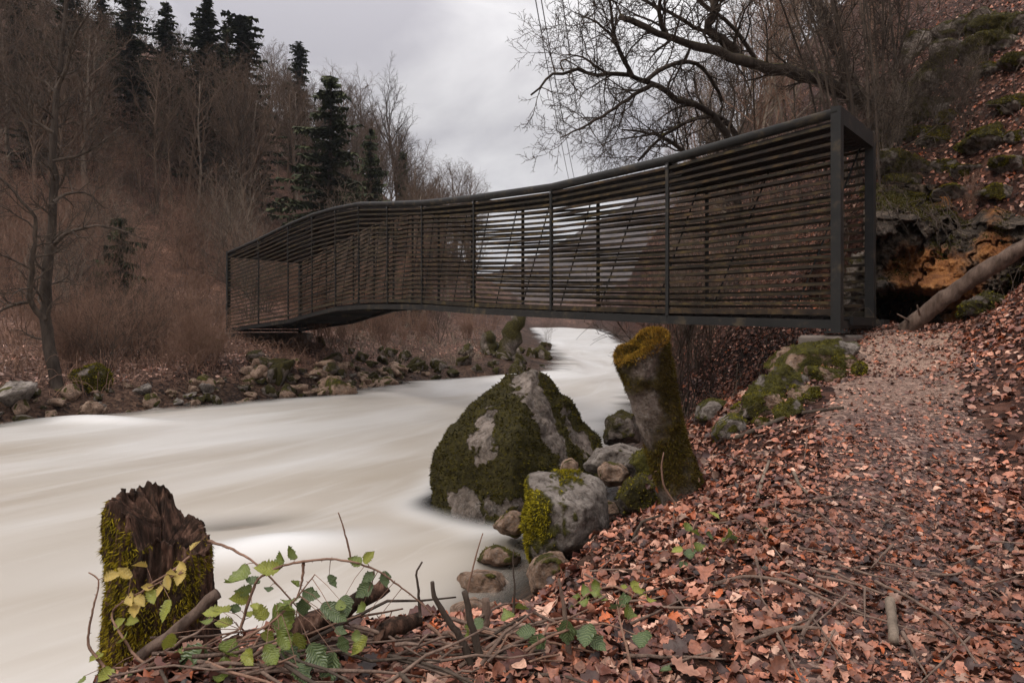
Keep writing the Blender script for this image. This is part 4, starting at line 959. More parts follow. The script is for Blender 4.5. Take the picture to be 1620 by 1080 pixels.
# ---- traced trees near the camera
def limb_tree(name, label, cat, limbs, prm, mt, mc, seed, twig=.0, group=None, base=None):
    """limbs: list of (part, [(px, py, d)...], r0, r1, number of side branches); the first is the trunk"""
    rg = np.random.default_rng(seed); mbs = [MB(), MB()]
    base = at(*limbs[0][1][0]) if base is None else base
    for (lv, pts, ra, rb, nb) in limbs:
        pp = np.array([at(*q) for q in pts]); cum = np.concatenate([[0], np.cumsum(np.linalg.norm(np.diff(pp, axis=0), axis=1))]); n = max(6, int(len(pts) * 2.2))
        t = np.linspace(0, cum[-1], n); path = np.stack([np.interp(t, cum, pp[:, j]) for j in range(3)], 1); path[1:-1] = (path[:-2] + 2 * path[1:-1] + path[2:]) / 4
        path[1:] += rg.normal(0, ra * .18, path[1:].shape); rad_ = np.linspace(ra, rb, n) * (1 + rg.normal(0, .06, n))
        mbs[0 if lv == 0 else 1].tube(path, rad_, 10 if ra > .04 else 7)
        num0 = prm.num
        pr2 = P(**{k_: v_ for k_, v_ in prm.__dict__.items() if k_ in ('seg', 'start', 'ang', 'ratio', 'trop', 'wander', 'sides', 'minr', 'rr', 'levels')}, num=(nb,) + tuple(num0[1:]))
        seg = np.linalg.norm(np.diff(path, axis=0), axis=1); cm = np.concatenate([[0], np.cumsum(seg)]) / seg.sum()
        phi = rg.uniform(0, 6)
        for i in range(nb):
            tt = .12 + .88 * (i + rg.uniform(0, 1)) / nb; kk = min(max(int(np.searchsorted(cm, tt)) - 1, 0), n - 2); q = path[kk] + (path[kk + 1] - path[kk]) * ((tt - cm[kk]) / (cm[kk + 1] - cm[kk])); dq = unit(path[kk + 1] - path[kk])
            phi += 2.4 + rg.normal(0, .6); a = math.radians(52 + rg.normal(0, 14)); cd = dq * math.cos(a) + perp(dq, phi) * math.sin(a)
            grow(mbs, q, cd, prm.ratio[0] * rg.uniform(.45, 1.2) * (1.2 - .5 * tt), max(min(rad_[kk] * .45, .03), prm.minr), 1, pr2, rg)
    o = empty(name, base, label, cat, group)
    mbs[0].build('trunk', M[mt], o, local=base)
    if mbs[1].batch: mbs[1].build('crown', M[mc], o, local=base)
    return o
def dd(pts, d0, d1):
    n = len(pts); return [(p[0], p[1], d0 + (d1 - d0) * i / (n - 1)) for i, p in enumerate(pts)]
tw = P(num=(0, 9, 6, 0), ratio=(1.25, .45, .45, .4), ang=(50, 48, 45, 40), trop=(.0, .06, .03, 0), wander=(.1, .2, .22, .2), minr=.005, seg=(8, 6, 4, 3))
bt = hit(90, 618)
limb_tree('thin_tree', 'thin crooked leafless tree at the far waterline near the left picture edge', 'tree', [
    (0, dd([(91, 622), (84, 575), (72, 522), (69, 485), (75, 432), (80, 380), (86, 330), (84, 280), (83, 220), (86, 170), (92, 120), (101, 60), (106, -20)], bt[1], bt[1] + .8), .135, .04, 30),
    (1, dd([(70, 505), (52, 488), (46, 478), (50, 440), (53, 390), (60, 345), (34, 318), (10, 290), (-20, 270)], bt[1], bt[1] - 1.2), .07, .02, 14),
    (1, dd([(44, 478), (20, 480), (-20, 505)], bt[1], bt[1] - .6), .04, .02, 4),
    (1, dd([(80, 392), (98, 372), (125, 362), (160, 355), (215, 372)], bt[1], bt[1] - .8), .05, .012, 8),
    (1, dd([(85, 320), (105, 305), (140, 302), (165, 330)], bt[1], bt[1] + .8), .04, .012, 6),
    (1, dd([(84, 255), (120, 250), (165, 225), (190, 200)], bt[1], bt[1] + .5), .04, .012, 8), (1, dd([(84, 210), (50, 190), (30, 150), (5, 130)], bt[1], bt[1] - .8), .04, .012, 8),
    (1, dd([(90, 140), (105, 110), (112, 70), (140, 20)], bt[1], bt[1] - .5), .045, .015, 8)], tw, 'bark_moss', 'bark', 1001)
bt = on(1165, 15.0)
tw2 = P(num=(0, 10, 6, 0), ratio=(1.45, .42, .42, .4), ang=(50, 46, 44, 40), trop=(.0, .05, .02, 0), wander=(.1, .2, .22, .2), minr=.006, seg=(8, 6, 4, 3))
limb_tree('riverside_tree', 'leafless tree behind the bridge reaching a crooked branch far out over the river', 'tree', [
    (0, [(1178, HY - bt[2] / 15.5 * FPX + 10, 15.5)] + dd([(1160, 240), (1140, 195), (1122, 175), (1105, 166), (1080, 162), (1060, 150), (1045, 138), (1022, 128), (1000, 120), (970, 117), (942, 120), (936, 115), (890, 113), (868, 120), (852, 135), (840, 150)], 15.5, 13.5), .13, .018, 26),
    (1, dd([(1032, 134), (1010, 146), (985, 162), (955, 183), (925, 200), (900, 212), (888, 217)], 14.4, 13.4), .05, .012, 14),
    (1, dd([(1000, 120), (985, 92), (972, 62), (968, 30), (963, -20)], 14.3, 13.6), .05, .02, 12),
    (1, dd([(1022, 128), (1045, 108), (1080, 97), (1108, 100), (1128, 128), (1142, 160)], 14.5, 16), .05, .04, 12),
    (1, dd([(962, 118), (935, 98), (912, 86), (890, 88)], 14.0, 13.8), .035, .01, 8), (1, dd([(972, 60), (945, 35), (925, 26), (910, 20)], 13.9, 13.2), .03, .01, 8),
    (1, dd([(892, 113), (884, 100), (890, 92), (905, 100), (930, 115)], 13.8, 13.7), .02, .01, 6)], tw2, 'bark_moss', 'bark', 1002, base=np.array((bt[0], bt[1], bt[2])))
bt = hit(1400, 178)
limb_tree('leaning_mossy_tree', 'thick moss covered trunk leaning low out of the slope above the bridge', 'tree', [
    (0, [(1415, 182, bt[1])] + dd([(1385, 165), (1340, 150), (1290, 124), (1240, 111), (1180, 98), (1130, 84), (1090, 66), (1055, 60), (1030, 46), (1000, 34), (976, 23)], bt[1] - 1.5, 13.5), .20, .05, 18),
    (1, dd([(1163, 94), (1163, 80), (1148, 64), (1126, 54), (1118, 44), (1128, 22), (1132, -30)], 14.5, 14.2), .11, .07, 12),
    (1, dd([(1056, 60), (1046, 40), (1042, 15), (1048, -20)], 14, 13.4), .06, .03, 10), (1, dd([(1060, 64), (1040, 78), (1026, 98)], 14, 14), .035, .01, 8),
    (1, dd([(1200, 103), (1180, 70), (1150, 30), (1110, 10), (1080, -30)], 14.8, 13.8), .05, .03, 14), (1, dd([(1125, 54), (1095, 42), (1060, 20), (1020, 5), (990, -20)], 14.3, 13.6), .05, .02, 14)], tw2, 'bark_moss', 'bark', 1003)
bt = hit(1358, 178)
limb_tree('mossy_tree', 'tall dark mossy tree rising behind the bridge portal out of the picture', 'tree', [
    (0, dd([(1362, 190), (1352, 140), (1335, 100), (1318, 66), (1302, 30), (1285, -20), (1265, -90)], bt[1], bt[1] - .6), .20, .12, 14)], tw2, 'bark_moss', 'bark', 1004)
bt = hit(1055, 330)
limb_tree('low_riverside_tree', 'small leafless tree with arching branches just above the bridge roof', 'tree', [
    (0, dd([(1185, 300), (1175, 230), (1148, 182), (1110, 184), (1070, 200), (1035, 226), (1012, 252)], 17, 15), .08, .025, 16), (1, dd([(1110, 260), (1078, 237), (1050, 216), (1010, 208), (985, 205)], 16.5, 15), .06, .015, 16),
    (1, dd([(1070, 200), (1030, 215), (960, 222), (945, 232)], 15.8, 15), .025, .008, 10)], tw2, 'bark_moss', 'bark', 1005)
rg = np.random.default_rng(1010)
stl = []
for i in range(17):
    b = 1325 + 6.0 * i + rg.normal(0, 5); d0 = 12.6 + rg.normal(0, .6); tp = 1215 + 14 * i + rg.normal(0, 12); y0 = 175 - .1 * (b - 1335)
    gz_ = ground((b - HX) / FPX * d0, d0) - .25; y0 = min(y0, HY - gz_ / d0 * FPX - 10)
    stl.append((0 if i == 0 else 1, dd([(b, HY - gz_ / d0 * FPX, d0), (b + (tp - b) * .3 + rg.normal(0, 4), y0 - 60, d0), (b + (tp - b) * .7 + rg.normal(0, 6), y0 - 140, d0), (tp, -60, d0)], d0, d0 + rg.normal(0, .6)), rg.uniform(.018, .04), .012, 7))
limb_tree('coppiced_hazel', 'clump of many slender grey stems fanning up behind the bridge portal', 'tree', stl, tw2, 'bark_moss', 'bark', 1006)
# bare wood on the right hand slope
GR = 'bare saplings of the right hand slope'
kR = []
for i in range(4):
    prm = P(num=(14, 8, 5, 0), minr=.008, start=(.15, .2, .15, .1), ang=(36, 42, 40, 40), ratio=(.30, .45, .5, .5), trop=(.05, .1, .05, 0), wander=(.07, .14, .16, .18))
    kR.append(bare_tree('bare_sapling', 'slender leafless sapling in the thicket above the right part of the bridge', 'tree', 1020 + i, 9.0, .07, prm, ['bark', 'bark_pale', 'bark', 'bark_red'][i], ['bark', 'bark_pale', 'bark_red', 'bark_red'][i], GR, full, .1))
used = [False] * 4; cnt = 0; k = 0
while cnt < 78 and k < 3000:
    k += 1; d = 14 + 46 * r.uniform() ** 1.1; px = r.uniform(1040, 1490); x = (px - HX) / FPX * d; z = ground(x, d)
    if x < XR(d) + 1.2 or (px > 1400 and d < 17): continue
    row = float(np.interp(px, [1040, 1090, 1130, 1180, 1240], [262, 190, 60, -40, -120])); hm = (HY - row) / FPX * d - z; hh = min(hm * r.uniform(.75, 1.0), r.uniform(6, 13))
    if hh < 2.2: continue
    i = int(r.integers(0, 4)); o = kR[i] if not used[i] else copy_tree(kR[i]); used[i] = True
    place(o, x, d, r.uniform(0, 6.28), hh / 9 * r.uniform(.8, 1.15), hh / 9); cnt += 1
# bushes along the right bank, seen below and through the bridge
for k in range(46):
    d = 9.5 + 45 * r.uniform() ** 1.5; x = XR(d) + .5 + abs(r.normal(0, 2.2)) * (d / 15) ** .5
    if x / d * FPX + HX > 1330: continue
    shrub(int(r.integers(0, 5)), x, d, r.uniform(.22, .5) * (1 + d / 60), 'leafless brown bush on the steep near bank beyond the bridge', 'bushes on the steep bank beyond the bridge')
for (p0, p1) in [((842, -30), (900, 285)), ((851, -30), (909, 285)), ((886, -30), (926, 260)), ((937, -30), (957, 262))]:
    mb = MB(); a_ = at(*p0, 60); b_ = at(*p1, 150); t = np.linspace(0, 1, 24)[:, None]; q = a_ + (b_ - a_) * t; q[:, 2] -= (4 * t * (1 - t) * .6)[:, 0]; mb.tube(q, .055, 5)
    tag(mb.build('power_line', M['wire']), 'thin overhead wire crossing the grey sky above the middle of the bridge', 'wire', 'overhead wires in the sky')
# ------------------------------------------------------------------ leaf litter
PAL = np.array([(.38, .150, .095), (.27, .095, .055), (.48, .235, .165), (.14, .050, .034), (.06, .025, .019), (.56, .34, .26), (.40, .10, .032), (.22, .095, .08)])
PW = np.array([.22, .17, .15, .14, .13, .07, .05, .07])
OAKW = [.05, .16, .12, .26, .19, .34, .24, .33, .20, .22, .06]
BEECHW = [.03, .20, .32, .36, .31, .19, .02]
PLAINW = [.04, .34, .02]
def leaf_batch(p, nrm_, size, widths, rg, tilt=.45, curl=.5, pal=PAL, pw=PW):
    """many leaves with midrib fold, curl and twist; returns verts, quads, colours"""
    n = len(p); wd = np.asarray(widths); k = len(wd)
    nn = nrm_ + rg.normal(0, tilt, (n, 3)) * np.array((1, 1, .4)); nn /= np.linalg.norm(nn, axis=1, keepdims=True)
    a = rg.normal(size=(n, 3)); ex = np.cross(nn, a); ex /= np.linalg.norm(ex, axis=1, keepdims=True) + 1e-9; ey = np.cross(nn, ex)
    t = np.linspace(-.5, .5, k)
    cu = rg.normal(.15, curl, (n, 1)); fo = rg.normal(.25, .35, (n, 1)); tw_ = rg.normal(0, .5, (n, 1)); be = rg.normal(0, .12, (n, 1))
    mid_x = t[None] * np.ones((n, 1)); mid_z = cu * (t[None] ** 2 - .08) ; mid_y = be * (t[None] ** 2)
    V = np.empty((n, k, 3, 3))
    for j, sg in enumerate((-1, 0, 1)):
        wj = wd[None] * (1 + rg.normal(0, .10, (n, k))) * abs(sg)
        lx = mid_x - .05 * abs(sg); ly = mid_y + sg * wj; lz = mid_z + fo * wj + sg * tw_ * t[None] * wj * 1.5 + (rg.normal(0, .025, (n, k)) if sg else 0)
        V[:, :, j] = p[:, None] + size[:, None, None] * (lx[..., None] * ex[:, None] + ly[..., None] * ey[:, None] + lz[..., None] * nn[:, None])
    q = []
    for i in range(k - 1):
        for j in range(2): q.append((i * 3 + j, i * 3 + j + 1, (i + 1) * 3 + j + 1, (i + 1) * 3 + j))
    Q = (np.array(q)[None] + (np.arange(n) * k * 3)[:, None, None]).reshape(-1, 4)
    ci = rg.choice(len(pal), n, p=pw / pw.sum()); C = pal[ci] * rg.uniform(.45, 1.65, (n, 1)) * np.array((.95, 1.0, .97))
    C = np.repeat(C, k * 3, axis=0).reshape(n, k, 3, 3); C[:, :, 1] *= .8
    return V.reshape(-1, 3), Q, C.reshape(-1, 3)
def gnormal(x, y):
    e = .06; hx = (H(x + e, y) - H(x - e, y)) / (2 * e); hy = (H(x, y + e) - H(x, y - e)) / (2 * e)
    n = np.stack([-hx, -hy, np.ones_like(hx)], -1); return n / np.linalg.norm(n, axis=1, keepdims=True)
rg = np.random.default_rng(77)
def sample(n, a0, a1, d0, d1, cond):
    pxs = rg.uniform(a0, a1, n); rr = np.exp(rg.uniform(math.log(d0), math.log(d1), n)); x = (pxs - HX) / FPX * rr; m = cond(x, rr); return x[m], rr[m]
lit = MB()
right = lambda x, y: (x - XR(y)) > .22 + .25 * rg.uniform(0, 1, len(x)) ** 2 * np.sqrt(y)
for (n, d0, d1, wds, smin, smax) in [(1700, 1.3, 3.3, OAKW, .09, .15), (4200, 1.3, 4.2, OAKW, .05, .115), (25000, 1.3, 4.8, BEECHW, .028, .075), (26000, 3.2, 9.8, BEECHW, .035, .085), (30000, 1.3, 8, PLAINW, .010, .032), (36000, 6.5, 14, BEECHW, .04, .085), (52000, 8, 34, PLAINW, .05, .10)]:
    x, y = sample(int(n * 1.25), -150, 2480, d0, d1, right)
    pa = is_path(x, y); keep = rg.uniform(0, 1, len(x)) > pa * (.22 if smax > .04 else -1) * np.clip((y - 1.5) / 5, .1, 1); keep &= rg.uniform(0, 1, len(x)) < .40 + .6 * sstep(6, 9, y) + .60 * sstep(-.34, .10, fbm(xyz(x * 1.5, y * 1.5), 4, 91)) ; x, y, pa = x[keep], y[keep], pa[keep]
    z = H(x, y); nn = gnormal(x, y); s = (smin + (smax - smin) * rg.uniform(0, 1, len(x)) ** 1.4) * (1 - .40 * pa); flat = 1 - .5 * pa
    p = np.stack([x, y, z], 1) + nn * (np.abs(rg.normal(0, .016, len(x))) * flat + .006)[:, None]
    V, Q, C = leaf_batch(p, nn, s, wds, rg, .34 if d1 < 12 else .5, .85); C = C * 1.04
    k = len(wds) * 3; C = C.reshape(len(x), k, 3); C = C * (1 - .12 * pa)[:, None, None] + (np.array((.05, .042, .036))[None] * (pa * sstep(4, 8, y))[:, None])[:, None]
    C = C * (.85 + .45 * fbm(xyz(x * .9, y * .9), 3, 88))[:, None, None]
    lit.add(V, Q, None, C.reshape(-1, 3))
tag(lit.build('leaf_litter', M['leaf'], None, True), 'reddish brown dead leaves strewn over the near path, bank and right hand slope', 'fallen leaves', kind='stuff')
lit = MB()
left = lambda x, y: (XL(y) - x) > 1.2 + .5 * rg.uniform(0, 1, len(x))
PALF = PAL * .7 + np.array((.14, .10, .085))
x, y = sample(26000, -60, 860, 13, 46, left); hz = H(x, y); kp = (hz < 2.5) & (hz > ZW(y) + .6) & (rg.uniform(0, 1, len(x)) < .35 + .65 * sstep(-.2, .2, fbm(xyz(x * .35, y * .35), 3, 92))); x, y, hz = x[kp], y[kp], hz[kp]
V, Q, C = leaf_batch(np.stack([x, y, hz + .02], 1), gnormal(x, y), rg.uniform(.07, .12, len(x)), PLAINW, rg, .5, pal=PALF); lit.add(V, Q, None, C)
tag(lit.build('leaf_litter', M['leaf'], None, True), 'pale pinkish dead leaves carpeting the flat far bank', 'fallen leaves', kind='stuff')

# ------------------------------------------------------------------ stumps and log
def column(cx, cy, z0, htop, rad, nA=220, nZ=90, seed=0, fib=.06, inner=True, lean=(0, 0), flare=.15):
    """broken trunk: grooved outer wall up to a ragged rim, hollow inside. htop(angle)->height"""
    a = np.arange(nA) / nA * 2 * np.pi; V = []; rows = []
    top = np.array([htop(x) for x in a])
    rim = top + .045 * fbm(xyz(np.cos(a) * 2.2, np.sin(a) * 2.2, 3), 4, seed, .6) + .008 * vnoise(xyz(np.cos(a) * 34, np.sin(a) * 34, 2), seed + 7) + .016 * vnoise(xyz(np.cos(a) * 14, np.sin(a) * 14, 9), seed + 1)
    for i in range(nZ):
        t = i / (nZ - 1); z = t * rim
        ang = xyz(np.cos(a) * 5, np.sin(a) * 5, z * 6.5)
        rr = rad * (1 + flare * (1 - t) ** 2 + fib * fbm(ang * np.array((2.2, 2.2, .7)), 4, seed + 2) + .20 * fbm(ang * .6, 4, seed + 3, .6) + .05 * fbm(ang * 4, 3, seed + 8)) * (1 - .10 * t ** 5)
        V.append(np.stack([cx + rr * np.cos(a) + lean[0] * z, cy + rr * np.sin(a) + lean[1] * z, z0 + z], 1))
    n_out = nZ
    if inner:
        for i in range(16):
            t = 1 - i / 15; z = rim * (.87 + .13 * t); ang = xyz(np.cos(a) * 5, np.sin(a) * 5, z * 3)
            rr = rad * (.90 * t ** .6 * (1 + .2 * fbm(ang * 1.4, 3, seed + 4)) if i < 15 else .02)
            V.append(np.stack([cx + rr * np.cos(a) + lean[0] * z, cy + rr * np.sin(a) + lean[1] * z, z0 + z + .07 * fbm(ang * 1.3, 4, seed + 5, .65) * min(1, i / 3)], 1))
    V = np.array(V); nz = len(V); i_ = np.arange(nz - 1)[:, None] * nA; j = np.arange(nA)[None]; j2 = (j + 1) % nA
    q = np.stack([i_ + j, i_ + j2, i_ + nA + j2, i_ + nA + j], -1).reshape(-1, 4)
    return V.reshape(-1, 3), q, n_out * nA
def tri(q): return np.concatenate([q[:, [0, 1, 2]], q[:, [0, 2, 3]]])
sx, sy = (247 - HX) / FPX * 2.9, 2.95
def rimh(a):
    c = math.cos(a); b = 1.60 + z_s
    left_ = -.715; right_ = -.85
    return float(np.interp(c, [-1, -.9, -.55, -.25, -.1, 0, .25, .5, .8, 1], [-.72, -.70, -.71, -.75, -.84, -.87, -.86, -.85, -.89, -.95])) - z_s
z_s = -1.62
v, q, no = column(sx, sy, z_s, rimh, .205, seed=1100, fib=.15, flare=.10)
o = MB(); o.add(v, q); m_ = np.clip(.66 - .45 * (v[:, 0] - sx) / .25 + .75 * fbm(v * 6, 4, 6) - 1.1 * np.clip(v[:, 2] + .86, 0, 1) * 4, 0, 1); m_[no:] = 0
st = o.build('rotten_stump', M['rot'], local=(sx, sy, -1.4)); st.location = (sx, sy, -1.4); tag(st, 'dark rotten hollow stump with ragged top at the lower left above the water', 'stump')
t = tufts(v[:no], tri(q[(q < no).all(1)]), m_[:no], 22000, .022, 5, np.array([(.10, .08, .008), (.24, .185, .014), (.38, .29, .022), (.30, .17, .02)]), .52, 1.1, .14)
tag(t.build('moss', M['moss'], st, False, local=(sx, sy, -1.4)), kind='stuff')
# leaning mossy stump
b0 = at(1092, 830, 4.85); b1 = at(1011, 548, 4.62); ax = unit(b1 - b0); e1 = unit(np.cross(ax, (0, 1, 0))); e2 = np.cross(ax, e1); Lh = np.linalg.norm(b1 - b0)
nA, nZ = 110, 70; a = np.arange(nA) / nA * 2 * np.pi; V = []
for i in range(nZ + 10):
    if i < nZ:
        t_ = i / (nZ - 1); rr = .150 * (1 + .24 * t_ ** 5 + .04 * (1 - t_) ** 3); z = t_ * Lh
    else:
        k_ = (i - nZ + 1) / 10; rr = .2 * (1 - k_) + .002; z = Lh + .012 * math.sin(k_ * 3)
    p_ = b0 + ax * z + (e1 * np.cos(a)[:, None] + e2 * np.sin(a)[:, None]) * rr
    f_ = fbm(p_ * np.array((6, 6, 2.5)), 4, 15) * .035 + fbm(p_ * 22, 3, 16) * .010
    if i < nZ: p_ = p_ + (e1 * np.cos(a)[:, None] + e2 * np.sin(a)[:, None]) * f_[:, None]
    p_ = p_ + ax * (.05 * fbm(np.stack([np.cos(a) * 1.5, np.sin(a) * 1.5, 0 * a], 1), 2, 17) * min(1, i / nZ) ** 8 + .05 * np.cos(a) * -1 * min(1, i / nZ) ** 8)[:, None]
    V.append(p_)
V = np.array(V).reshape(-1, 3); nz = nZ + 10; i_ = np.arange(nz - 1)[:, None] * nA; j = np.arange(nA)[None]; j2 = (j + 1) % nA
q = np.stack([i_ + j, i_ + j2, i_ + nA + j2, i_ + nA + j], -1).reshape(-1, 4); f3 = tri(q)
hgt = np.repeat(np.minimum(np.arange(nz) / nZ, 1), nA); side = np.tile(np.cos(a), nz) * (e1[0] > 0) * 1 - np.tile(np.cos(a), nz) * (e1[0] < 0)
ms = np.clip(.72 + .28 * side + .85 * fbm(V * 3.2, 4, 18), 0, 1); ms[hgt >= 1] = .95
o = MB(); o.add(V, None, f3); bs = at(1088, 790, 4.85)
lst = o.build('leaning_stump', M['rock_dark'], attrs={'moss': np.clip(ms, 0, 1)}, local=bs); lst.location = bs; tag(lst, 'thick mossy trunk stump leaning left out of the leaf bank', 'stump')
t = tufts(V, f3, ms, 26000, .022, 19, np.array([(.05, .033, .008), (.085, .058, .011), (.12, .092, .014), (.11, .055, .014)]), .5, .6, .14); tag(t.build('moss', M['moss'], lst, False, local=bs), kind='stuff')
ms2 = np.where((hgt > .965), .95, 0.0)
t = tufts(V, f3, ms2, 9000, .020, 20, np.array([(.20, .10, .015), (.34, .18, .025), (.42, .25, .035), (.28, .20, .025)]), .5, -.5, .10); tag(t.build('moss_cap', M['moss'], lst, False, local=bs), kind='stuff')
lst.data.materials[0] = M['stump_wood']
# log leaning on the slope
p0 = hit(1432, 524); p1 = at(1730, 312, 7.2); n_ = 26; tt = np.linspace(0, 1, n_); path = p0 + (p1 - p0) * tt[:, None] + np.stack([0 * tt, 0 * tt, .05 * np.sin(tt * 5)], 1); path[1:-1] += rg.normal(0, .006, (n_ - 2, 3))
mb = MB(); n_ = 70; t2 = np.linspace(0, 1, n_); path2 = np.stack([np.interp(t2, tt, path[:, j]) for j in range(3)], 1); mb.tube(path2, (.105 - .02 * t2) * (1 + .10 * fbm(xyz(t2 * 18, 0 * t2), 3, 93)), 22); mb.flush(); cen = np.repeat(path2, 22, axis=0); rv = mb.v[0] - cen; mb.v[0] = cen + rv * (1 + .22 * fbm(mb.v[0] * np.array((7, 7, 7.)), 4, 94) + .10 * fbm(rv / .1 * 2.2 + cen * 1.5, 3, 95))[:, None]; lg = mb.build('fallen_log', M['log_bark'], local=p0); lg.location = p0; tag(lg, 'bare grey brown log lying slantwise up the slope beside the dark hollow', 'log')
for (u, dx) in ((.06, (-.25, -.12, .10)), (.10, (-.16, -.2, .14))):
    mb = MB(); q0 = p0 + (p1 - p0) * u; mb.tube([q0, q0 + np.array(dx) * .6, q0 + np.array(dx) * 1.2], [.018, .013, .008], 6); mb.build('branch_stub', M['stick'], lg, local=p0)
# snag and other wood on the far bar
p = hit(795, 562); mb = MB()
for (x0, x1, h, ra) in ((0, 22, 62, .42), (-14, -20, 34, .34)):
    k = p[1] / FPX; q0 = p + np.array((x0 * k, .1, -.3)); q1 = p + np.array((x1 * k * 1.2, 0, h * k)); t_ = np.linspace(0, 1, 9)[:, None]; mb.tube(q0 + (q1 - q0) * t_ + rg.normal(0, .05, (9, 3)), ra * np.linspace(1.3, .85, 9) * (1 + rg.normal(0, .1, 9)), 12)
mb.flush(); vv = np.concatenate(mb.v); sg = mb.build('mossy_snag', M['rock_dark'], attrs={'moss': np.clip(.6 + .5 * fbm(vv * 1.5, 3, 3), 0, 1)}, local=p); sg.location = p; tag(sg, 'broken forked mossy trunk standing on the far bar under the bridge', 'snag')
p = hit(150, 612); pts = rand_pts(1200, (1.3, 1.1, 1.1)) + p; put_rock('mossy_mound', pts, 'rock_dark', 'mossy root mound carrying a thin bush on the far bank', 'mound', None, 4000, .05, .5, sub=5, soft=8, amp=.14, seed=1201, mossb=.2, mossup=.5)
p = hit(335, 548); pts = rand_pts(1203, (1.2, 1.0, .9)) + p; put_rock('old_stump', pts, 'rock_dark', 'dark mossy old stump close to the left foot of the bridge', 'stump', None, 2500, .05, .55, sub=5, soft=8, amp=.2, seed=1204, mossb=.0, mossup=.6)
p = hit(866, 560); k = p[1] / FPX; o = bpy.data.objects.new('sapling', SH[4]); COL.objects.link(o); tag(o, 'thin lone sapling standing at the tip of the far bar', 'sapling'); o.location = p; o.scale = (.4, .4, .45)

# ------------------------------------------------------------------ sticks
def lay(pts, r0, r1, label, group=None, lift=.035, mt='stick', name='stick'):
    P3 = np.array([hit(*q) for q in pts]) if len(pts[0]) == 2 else np.array([at(*q) for q in pts]); P3[:, 2] += lift if len(pts[0]) == 2 else 0
    cum = np.concatenate([[0], np.cumsum(np.linalg.norm(np.diff(P3, axis=0), axis=1))]); n = max(6, len(pts) * 3); t = np.linspace(0, cum[-1], n); path = np.stack([np.interp(t, cum, P3[:, j]) for j in range(3)], 1)
    path[1:-1] = (path[:-2] + 2 * path[1:-1] + path[2:]) / 4; path[1:-1] += rg.normal(0, r0 * .15, (n - 2, 3))
    mb = MB(); mb.tube(path, np.linspace(r0, r1, n) * (1 + rg.normal(0, .05, n)), 7); o = mb.build(name, M[mt], local=P3[0]); o.location = P3[0]; return tag(o, label, 'stick', group)
lay([(1198, 798), (1205, 770), (1217, 740)], .013, .009, 'pale straight stick lying on the leaves right of the leaning stump', mt='bark_pale')
lay([(1256, 757), (1263, 775), (1277, 792)], .012, .008, 'pale bent twig right of the pale straight stick', mt='bark_pale')
lay([(1130, 938), (1185, 926), (1240, 932), (1318, 968)], .010, .006, 'long arched pale twig across the middle of the leaf bank')
lay([(1205, 1020), (1255, 1008), (1300, 1010)], .012, .007, 'grey stick with a raised end near the bottom right')
lay([(1268, 1024), (1285, 992), (1298, 975)], .008, .005, 'short grey twig crossing the one with a raised end')
lay([(1408, 965), (1412, 1000), (1414, 1032)], .020, .018, 'short thick pale stick of peeled wood on the path', mt='bark_pale')
lay([(1385, 935), (1440, 960), (1500, 1000), (1545, 1068)], .007, .004, 'thin long curved twig at the lower right on the path')
lay([(1290, 925), (1345, 935), (1400, 955)], .007, .005, 'thin twig running into the peeled stick')
lay([(1285, 805), (1320, 795), (1350, 778)], .008, .005, 'thin grey stick lying across the upper path')
lay([(1165, 700), (1190, 690), (1260, 660), (1335, 652)], .022, .014, 'dark broken branch lying below the mossy ledges', mt='bark')
lay([(1030, 885), (1100, 880), (1160, 905)], .006, .004, 'fine brown twig beside the green sprig on the bank')
for k in range(95):
    pxx, pyy = r.uniform(880, 1610), r.uniform(600, 1075); l = r.uniform(20, 75) * (pyy - 480) / 500; an = r.uniform(-.7, .7) + (math.pi / 2 if r.uniform() < .3 else 0)
    lay([(pxx - l * math.cos(an), pyy - l * math.sin(an) * .6), (pxx, pyy + r.normal(0, 3)), (pxx + l * math.cos(an), pyy + l * math.sin(an) * .6)], r.uniform(.004, .008), .0025, 'thin dry twig lying among the fallen leaves', 'twigs among the fallen leaves')
# heap of dead stems at the bank edge
for k in range(95):
    pxx, pyy = r.uniform(240, 900), 0; pyy = r.uniform(1000, 1072) + .02 * abs(pxx - 560); l = r.uniform(30, 120); an = r.normal(-.25, .35); d0 = r.uniform(2.15, 2.6)
    yb = pyy; a_ = on(pxx - l * math.cos(an), d0); b_ = on(pxx + l * math.cos(an), d0 + r.normal(0, .2)); up1, up2 = abs(r.normal(0, .05)) + .02, abs(r.normal(0, .07)) + .02
    mb = MB(); a_[2] += up1; b_[2] += up2; m2 = (a_ + b_) / 2 + rg.normal(0, .02, 3); mb.tube([a_, (a_ + m2) / 2 + rg.normal(0, .006, 3), m2, (b_ + m2) / 2 + rg.normal(0, .006, 3), b_], np.linspace(r.uniform(.004, .009), .003, 5), 6)
    o = mb.build('stick', M[['stick', 'stick', 'bark', 'bark_red'][k % 4]], local=a_); o.location = a_; tag(o, 'dry stem in the tangled heap along the edge of the bank', 'stick', 'dry stems heaped along the bank edge')
